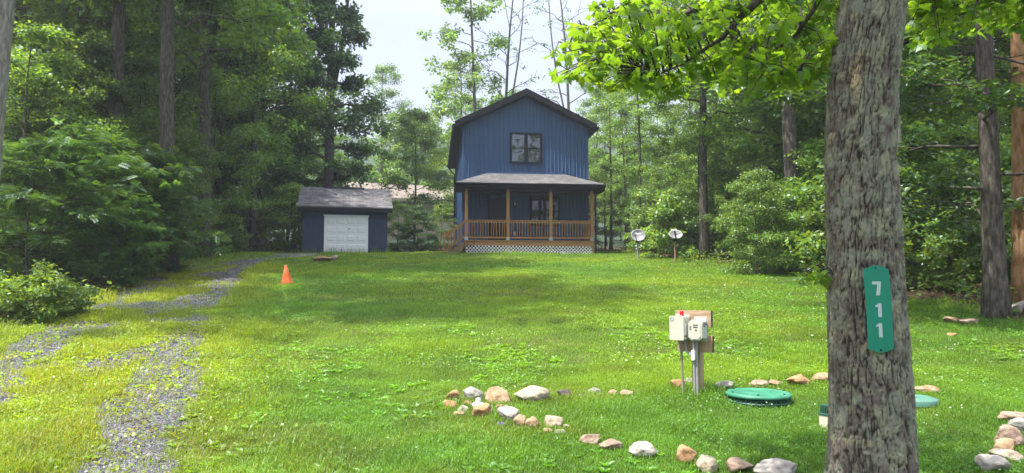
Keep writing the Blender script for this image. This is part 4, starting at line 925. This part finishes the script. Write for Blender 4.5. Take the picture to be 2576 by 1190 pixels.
PG = [([(1372, 165), (1400, 120), (1440, 60), (1480, 20), (1540, -20), (2120, -40), (2110, 120), (2085, 150), (2060, 215), (1990, 205), (1925, 245), (1840, 235), (1760, 225), (1700, 240), (1640, 250), (1570, 215), (1520, 215), (1450, 190), (1400, 195)], (4.0, 5.6), 270, (0, 1, 2, 3, 4)),
      ([(2270, -40), (2620, -40), (2620, 80), (2540, 75), (2480, 60), (2420, 95), (2330, 110), (2285, 100)], (4.3, 5.2), 75, (5, 6))]
for poly, dr, cnt, ids in PG:
    xs = [q[0] for q in poly]; ys = [q[1] for q in poly]; pts = np.vstack([LIMB[i] for i in ids]); k = 0
    dense = []
    for i in ids:
        L = LIMB[i]
        for a_, b_ in zip(L[:-1], L[1:]): dense += [a_ + (b_ - a_) * q for q in np.linspace(0, 1, 6)]
    dense = np.array(dense)
    while k < cnt:
        x, y = br.uniform(min(xs), max(xs)), br.uniform(min(ys), max(ys))
        if not inpoly(x, y, poly): continue
        e = at(x, y + 7, br.uniform(*dr)) - tb; dist = np.linalg.norm(dense - e, axis=1); b_ = dense[np.argmin(dist)]
        L = np.linalg.norm(e - b_)
        if L > .45: b0 = e + (b_ - e) / L * .32; tw_.tube([b_, (b_ + b0) / 2 + [0, 0, .03], b0], [.008, .006, .005], 4, False); b_ = b0
        spray(b_, e, 9, .072); k += 1
for e in ((2022, 680), (2040, 672), (2012, 690)):
    spray(np.array([ck[np.argmin(abs(zk - 1.3))] - .17, TD - .02, at(0, 700, TD)[2]]) - tb, at(e[0], e[1], 4.05) - tb, 3, .085)
# the high crown above the frame, which shades trunk and grass
C = []
for k in range(230):
    d_ = nrm(br.randn(3)) * br.rand() ** .33
    x, y, z = (np.array([.55, 2.7, 6.6]) + d_ * [1.5, .9, 1.8]) if k < 140 else (np.array([3.2, 2.6, 8.0]) + d_ * [1.6, 1.9, 2.0])
    if z < 1.6 + .44 * max(y, 0) + .6: continue
    C.append((x - tb[0], y - tb[1], z - tb[2]))
for k in range(0, len(C), 9):
    e = np.array(C[k]); hb = min(max(e[2] - 1.2, 4.2), 9); b_ = np.array([np.interp(hb + tb[2], zk, ck) - tb[0], 0, hb]); tw_.tube([b_, (b_ + e) / 2 + [0, 0, .2], e], [.05, .03, .01], 6, False)
tw_.build('branch', M['bark'], big, True)
n_ = len(LP); lc_ = leafcol(br, n_, .10, .22); leaves(lv, np.array(LP), np.array(LN), np.array(LD), np.array(LS), T_MP, lc_)
Cn = np.array(C); m_ = len(Cn) * 24; kk = np.repeat(np.arange(len(Cn)), 24); o3 = br.randn(m_, 3) * .38
leaves(lv, Cn[kk] + o3, np.array([0, 0, 1.]) + .4 * br.randn(m_, 3), o3 + br.randn(m_, 3) * .3, .12 * (.7 + .6 * br.rand(m_)), T_MP, leafcol(br, m_, .1, .2))
lv.build('crown', M['leaf_maple'], big)
# number sign
SD = 3.875; sc_ = .644 / 2.975 / F * SD; scn = at(2209, 777, SD)
sign = thing('house_number_sign', 'green upright house number sign reading 711 on the big trunk', 'sign', scn, R(-5))
def zp(l, fx=1.05): return [((x - 265) * sc_ * fx, -(y - 608) * sc_) for x, y in l]
outl = [(113, 145), (150, 140), (180, 124), (210, 111), (245, 106), (285, 110), (320, 122), (350, 138), (385, 150), (396, 330), (405, 480), (413, 760), (418, 1072), (385, 1078), (350, 1098), (318, 1108), (285, 1112), (250, 1108), (215, 1096), (190, 1080), (150, 1074), (142, 760), (134, 500), (122, 300)]
greenp = pmat('green_reflective_plate', (.0, .20, .125), (.0, .18, .11), .35, (8, 8, 8), 1, 0, .5)
plate = MB().prism(zp(outl[::-1]), -.002, .0).build('plate', greenp, sign)
numm = pmat('reflective_digits', (.42, .50, .49), (.38, .46, .45), .4)
for D_, ref in (([(207, 291), (300, 291), (300, 322), (287, 452), (246, 452), (262, 326), (207, 326)], '7'), ([(263, 544), (299, 544), (303, 702), (264, 702), (262, 584), (234, 586), (233, 568), (250, 563)], '1'), ([(265, 773), (300, 773), (305, 935), (266, 935), (264, 812), (238, 814), (236, 796), (253, 791)], '1')):
    MB().prism(zp(D_[::-1]), -.0028, -.0021).build('digit', numm, plate)
for x, y, r_ in ((247, 135, 10), (281, 1081, 12), (324, 171, 4), (207, 1045, 5), (356, 1050, 5)):
    p_ = zp([(x, y)])[0]; MB().prism([(p_[0] + r_ * sc_ * cos(q), p_[1] + r_ * sc_ * sin(q)) for q in np.linspace(0, 2 * pi, 12, endpoint=False)][::-1], -.0045 if r_ > 6 else -.0026, -.0021).build('screw', M['black'], plate)
for ch_ in (plate,): ch_.rotation_euler = (R(1), 0, 0)

# ------------------------------------------------------------------ grass, clover, weeds, gravel, litter
gr = np.random.RandomState(9)
def samp(n, y0, y1, mx=.78, pad=1.2):
    y = np.sqrt(gr.uniform(y0 ** 2, y1 ** 2, n)); x = gr.uniform(-1, 1, n) * (mx * y + pad); return x, y
def gpos(x, y): return np.stack([x, y, g(x, y)], 1)
def tone(x, y, n):
    st = strip(x, y); yl = fbm(x * .35, y * .35, 0, 61, 3); mic = fbm(x * 2.5, y * 2.5, 0, 62, 2); dry = sm(.60, .72, fbm(x * .8 + 9, y * .8, 0, 63, 3))
    l = (.72 + .56 * mic) * (1 + .15 * gr.randn(n)); ye = np.clip(1.5 * (yl - .44) + .75 * st + .25 * gr.rand(n), 0, 1.3)
    c = np.stack([l * (.86 + 1.0 * ye), l * (.98 + .36 * ye), l * (1.05 - .35 * ye)], 1)
    d = (dry * .40 * (gr.rand(n) < .5))[:, None] + (st * (gr.rand(n) < .22))[:, None] * .6
    return np.clip(c + (np.array([2.2, .95, 3.0]) * .75 * l[:, None] - c) * np.clip(d, 0, 1), .2, 3)
def blades(mb, x, y, h, wd, bend=.5, col=None):
    n = len(x); P = gpos(x, y); P[:, 2] -= .012; a = gr.rand(n) * 2 * pi; d = np.stack([np.cos(a), np.sin(a), 0 * a], 1); sx = np.stack([-np.sin(a), np.cos(a), 0 * a], 1)
    bd = (bend * (.3 + gr.rand(n)))[:, None] * h[:, None]; up = np.array([0, 0, 1.]); wd = np.broadcast_to(wd, (n,))[:, None]; H = h[:, None]
    V = np.stack([P - sx * wd / 2, P + sx * wd / 2, P + d * bd * .3 + up * H * .6 + sx * wd * .4, P + d * bd * .3 + up * H * .6 - sx * wd * .4, P + d * bd + up * H * (1 - .25 * bend)], 1)
    i = np.arange(n)[:, None] * 5; col = tone(x, y, n) if col is None else col
    f4 = i + np.array([[0, 1, 2, 3]]); f3 = i + np.array([[3, 2, 4]]); b0 = mb.n
    mb.add(V.reshape(-1, 3), f4, np.repeat(col, 5, 0)); mb.l.append((f3 + b0).ravel()); mb.t.append(np.full(n, 3))
def clear(x, y):
    return ~((np.hypot(x - lc[0], y - lc[1]) < lr * 1.06) | (np.hypot(x - l2[0], y - l2[1]) < .2) | (np.hypot(x - pc[0], y - pc[1]) < pr) | (np.hypot(x - vc[0], y - vc[1]) < vr) | (np.hypot(x - tb[0], y - tb[1]) < .2))
def dens(x, y):
    dr_ = drive(x, y); return lawn(x, y) * (1 - .90 * dr_) * (1 - .35 * strip(x, y)) * clear(x, y)
gm_ = MB()
for n, y0, y1, hh, wd in ((560000, 4.6, 9, .044, .0042), (330000, 9, 15, .048, .0065), (300000, 15, 25, .052, .011), (190000, 25, 37.5, .065, .018)):
    x, y = samp(n, y0, y1, .76, .8); k = gr.rand(n) < dens(x, y); x, y = x[k], y[k]
    tall = 1 + .9 * sm(.5, .75, fbm(x * .7, y * .7, 0, 71, 3)) + .8 * strip(x, y) * sm(.45, .65, fbm(x * 1.3, y * 1.3, 0, 72, 2))
    edge = np.clip(1 - lawn(x, y), 0, 1); blades(gm_, x, y, hh * tall * (1 + 2 * edge) * (.5 + .9 * gr.rand(len(x))), wd * (.6 + .8 * gr.rand(len(x))), .75)
# taller tufts: by rocks, posts, walls and along the drive
def tuft(x0, y0, n, sp, h, wd=.006):
    x, y = x0 + gr.randn(n) * sp, y0 + gr.randn(n) * sp; k = clear(x, y); x, y = x[k], y[k]; blades(gm_, x, y, h * (.4 + .9 * gr.rand(len(x))), wd, .5)
for o in [q for q in bpy.data.objects if q.name.startswith('rock') and q.location.y < 14]:
    hw_ = o.dimensions.x / 2; n_ = int(30 + 220 * hw_); x = o.location.x + gr.uniform(-1.15, 1.15, n_) * hw_; y = o.location.y - o.dimensions.y * .5 - .03 + gr.randn(n_) * .03; k = clear(x, y)
    blades(gm_, x[k], y[k], (.35 + .9 * gr.rand(k.sum())) * .075, .004, .6)
tuft(pl[0], pl[1] - .05, 700, .28, .15, .005); tuft(pc[0], pc[1], 300, .25, .15, .004); tuft(lc[0], lc[1] - lr * 1.25, 160, .30, .07, .004)
for k in range(520):
    y = gr.uniform(5, 26); x = xr_track(y) + gr.uniform(.5, 1.5) - .1; tuft(x, y, 12, .07, gr.uniform(.08, .20), .005 + .0003 * y)
for k in range(2600):                                                   # sparse sedge and seedlings coming up through the gravel
    y = np.sqrt(gr.uniform(25, 400)); x = xr_track(y) - .95 + gr.uniform(-2.1, 1.7); tuft(x, y, gr.randint(3, 9), .05, gr.uniform(.04, .10), .006 + .0004 * y)
for k in range(700):
    y = gr.uniform(5, 22); x = xr_track(y) - .95 + gr.randn() * .55
    if drive(x, y) < .5: tuft(x, y, 16, .09, gr.uniform(.08, .18), .005 + .0003 * y)
for k in range(1500):                                                   # coarser clumps standing proud of the mown lawn
    y = np.sqrt(gr.uniform(23, 700)); x = gr.uniform(-.75, .75) * y
    if dens(x, y) > .4: tuft(x, y, 14, .05, gr.uniform(.045, .10), .0045 + .0004 * y)
for u in np.arange(-4, 3.2, .06): q = hloc(u, PV - .08 + gr.randn() * .05, 0); tuft(q[0], q[1], 6, .05, gr.uniform(.06, .2), .012)
for u in np.arange(-2.2, 2.3, .05): tuft(-8.222 + u * cos(SY) + .1 * sin(SY), 36 + u * sin(SY) - .15, 5, .05, gr.uniform(.1, .38), .012)
kind(gm_.build('grass', M['grass']), 'stuff')
# clover and broad leaves
cm = MB()
for n, y0, y1, s in ((150000, 4.6, 9, .020), (110000, 9, 16, .032), (60000, 16, 30, .05)):
    x, y = samp(n, y0, y1, .76, .8); k = gr.rand(n) < dens(x, y) * sm(.36, .56, fbm(x * .6 + 5, y * .6, 0, 81, 3)); x, y = x[k], y[k]; m_ = len(x)
    P = gpos(x, y) + np.stack([0 * x, 0 * x, .02 + .035 * gr.rand(m_)], 1); a = gr.rand(m_) * 6.28
    leaves(cm, P, np.array([0, 0, 1.]) + .45 * gr.randn(m_, 3), np.stack([np.cos(a), np.sin(a), 0 * a], 1), s * (.6 + .8 * gr.rand(m_)), T_RH, tone(x, y, m_) * np.array([.95, 1.05, 1.1]))
kind(cm.build('clover', M['grass']), 'stuff')
wm = MB()
x, y = samp(3600, 4.7, 12, .76, .8); k = gr.rand(len(x)) < lawn(x, y) * clear(x, y) * np.maximum(sm(.50, .62, fbm(x * .9, y * .9, 0, 83, 2)), .55 * sm(.3, 0, np.abs(x - xr_track(y) - .9) - .7)) * (1 - .6 * drive(x, y)); x, y = x[k], y[k]
for q in range(7):
    m_ = len(x); a = q * .9 + gr.rand(m_) * .8; P = gpos(x, y) + np.stack([.01 * np.cos(a), .01 * np.sin(a), .01 + 0 * a], 1)
    leaves(wm, P, np.stack([-.55 * np.cos(a), -.55 * np.sin(a), 1 + 0 * a], 1) + .15 * gr.randn(m_, 3), np.stack([np.cos(a), np.sin(a), .3 + .5 * gr.rand(m_)], 1), (.03 + .045 * gr.rand(m_)), T_L6, tone(x, y, m_) * np.array([.9, 1.1, 1.1]))
kind(wm.build('weeds', M['grass']), 'stuff')
x, y = samp(20000, 4.7, 14, .76, .8); st_ = strip(x, y); k = (gr.rand(len(x)) < st_ * sm(.42, .6, fbm(x * 1.4, y * 1.4, 0, 87, 3)) * .9) & clear(x, y); x, y = x[k], y[k]; m_ = len(x); ys = MB()
for q in range(3):
    a = gr.rand(m_) * 6.28; P = gpos(x, y) + np.stack([.02 * np.cos(a), .02 * np.sin(a), .01 + .05 * gr.rand(m_)], 1)
    leaves(ys, P, np.array([0, 0, 1.]) + .5 * gr.randn(m_, 3), np.stack([np.cos(a), np.sin(a), .3 + 0 * a], 1), .018 + .02 * gr.rand(m_) + .0012 * y, T_RH, np.clip(tone(x, y, m_) * np.array([1.12, 1.02, .8]), .2, 2.0))
kind(ys.build('seedlings', M['grass']), 'stuff')
fm = MB(); x, y = samp(420, 4.7, 11, .76, .8); k = (gr.rand(len(x)) < dens(x, y)) & (fbm(x * .5 + 5, y * .5, 0, 81, 3) > .47) & (x > -2.5 + 0 * y); x, y = x[k], y[k]
for xx, yy in zip(x, y):
    r_ = .006 + .004 * gr.rand() + .0002 * yy; P = gpos(np.array([xx]), np.array([yy]))[0] + [0, 0, .055 + .03 * gr.rand()]
    fm.add(P + r_ * np.array([(1, 0, 0), (0, 1, 0), (-1, 0, 0), (0, -1, 0), (0, 0, .9), (0, 0, -.8)]), np.array([[0, 1, 4], [1, 2, 4], [2, 3, 4], [3, 0, 4], [1, 0, 5], [2, 1, 5], [3, 2, 5], [0, 3, 5]]))
kind(fm.build('clover_flowers', pmat('clover_white', (.62, .60, .52), None, .9)), 'stuff')
# gravel
gv = MB(); OC = np.array([(1, 0, 0), (0, 1, 0), (-1, 0, 0), (0, -1, 0), (0, 0, 1), (0, 0, -1)], float); OF = np.array([[0, 1, 4], [1, 2, 4], [2, 3, 4], [3, 0, 4], [1, 0, 5], [2, 1, 5], [3, 2, 5], [0, 3, 5]])
for n, y0, y1, s in ((90000, 4.6, 9, .014), (60000, 9, 16, .019), (40000, 16, 32, .030)):
    y = np.sqrt(gr.uniform(y0 ** 2, y1 ** 2, n)); x = xr_track(y) - .95 + gr.uniform(-2.3, 1.5, n); k = (gr.rand(n) < .05 + .95 * drive(x, y) ** 1.3) & (lawn(x, y) > .2); x, y = x[k], y[k]; m_ = len(x)
    S = s * (.45 + gr.rand(m_, 1, 1) ** 2 * 1.2) * (.5 + .8 * gr.rand(m_, 6, 1)); a = gr.rand(m_) * 6.28; ca, sa = np.cos(a)[:, None], np.sin(a)[:, None]
    v = OC[None] * S * np.array([1, .75, .55]); v = np.stack([v[..., 0] * ca - v[..., 1] * sa, v[..., 0] * sa + v[..., 1] * ca, v[..., 2] + v[..., 0] * .3 * gr.randn(m_, 1)], -1) + (gpos(x, y) + [0, 0, .003])[:, None]
    t_ = (.45 + .9 * gr.rand(m_, 1)) * np.array([1, 1, 1.05]); pale = gr.rand(m_) < .07; t_[pale] *= 1.9; warm = gr.rand(m_) < .08; t_[warm] *= [1.25, 1.0, .8]
    gv.add(v.reshape(-1, 3), (np.arange(m_)[:, None, None] * 6 + OF[None]).reshape(-1, 3), np.repeat(t_, 6, 0))
kind(gv.build('gravel', pmat('blue_grey_stone', (.140, .140, .148), (.098, .098, .105), .85, (30, 30, 30), attr=True)), 'stuff')
# ground plants and fallen leaves of the woods
um = MB(); x, y = samp(60000, 8, 42, .85, 2); near = np.minimum(x - xleft(y), xright(y) - x); k = (near < .7) & (near > -14) & (gr.rand(len(x)) < sm(.40, .60, fbm(x * .6, y * .6, 0, 91, 3)) * np.clip(1.15 + near * .1, .15, 1)) & (y < 40); x, y = x[k], y[k]; m_ = len(x)
P = gpos(x, y) + np.stack([gr.randn(m_) * .1, gr.randn(m_) * .1, .05 + .45 * gr.rand(m_) ** 1.6], 1); a = gr.rand(m_) * 6.28
leaves(um, P, np.array([0, 0, 1.]) + .5 * gr.randn(m_, 3), np.stack([np.cos(a), np.sin(a), -.2 + 0 * a], 1), .06 + .09 * gr.rand(m_), T_L6, leafcol(gr, m_, .2, .3))
kind(um.build('undergrowth', M['leaf_mid']), 'stuff')
fl = MB(); x, y = samp(60000, 8, 36, .85, 2); k = lawn(x, y) < .35; x, y = x[k], y[k]; m_ = len(x); a = gr.rand(m_) * 6.28
leaves(fl, gpos(x, y) + [0, 0, .012], np.array([0, 0, 1.]) + .35 * gr.randn(m_, 3), np.stack([np.cos(a), np.sin(a), 0 * a], 1), .06 + .06 * gr.rand(m_), T_L6, (.4 + .9 * gr.rand(m_, 1)) * np.array([1, 1, 1]))
kind(fl.build('fallen_leaves', pmat('dead_leaf', (.16, .09, .045), (.10, .055, .03), .9, attr=True)), 'stuff')
# violet flowers by the white slab
vd = gd(1262, 1076); vq = gloc(1266, 1076, vd); o = thing('violet_flowers', 'small violet wildflowers in front of the tilted white slab', 'wildflower', vq)
vm = MB(); sm_ = MB()
for px, pyy in ((1256, 1064), (1262, 1066), (1272, 1069), (1277, 1068), (1268, 1066)):
    P = at(px, pyy, vd) - vq; sm_.tube([(P[0] * .7, .03, -.02), (P[0], P[1], P[2])], .0025, 4)
    for q in range(5):
        a = q * 1.2566; leaves(vm, np.array([P]), np.array([[.5 * cos(a), -.8 + .3 * sin(a), .5]]), np.array([[cos(a), .2, sin(a)]]), .022, T_L6, np.ones((1, 3)))
vm.build('petals', pmat('violet_petal', (.33, .22, .62), None, .8), o); sm_.build('stems', M['leaf_mid'], o)
# fallen log at the right edge
lq = gloc(2560, 800); o = thing('fallen_log', 'pale fallen log lying at the foot of the orange-brown trunk', 'log', gloc(2556, 790, 13.6), .5)
MB().tube([(-.45, -.25, .06), (0, 0, .10), (.6, .1, .16), (1.4, .3, .14)], [.085, .08, .07, .06], 12).build('log', M['bark_pale'], o, True)

# ------------------------------------------------------------------ hazy air
hb = MB().box(-360, 360, -90, 360, -12, 64).build('haze', None); kind(hb, 'stuff')
hm, t, out = newmat('haze'); pv = N(t, 'ShaderNodeVolumePrincipled', Density=.0010, Anisotropy=.3); pv.inputs['Color'].default_value = (.86, .92, 1, 1)
t.links.new(pv.outputs[0], out.inputs['Volume']); hb.data.materials.append(hm)
fill(['under_c', 'under_a'], 10, (540, 760), (43, 58), (.6, .9), 'one of the leafy saplings filling the gap in the woods just left of the shed', 'saplings left of the shed', 'sapling', 'sapling', 1.8)
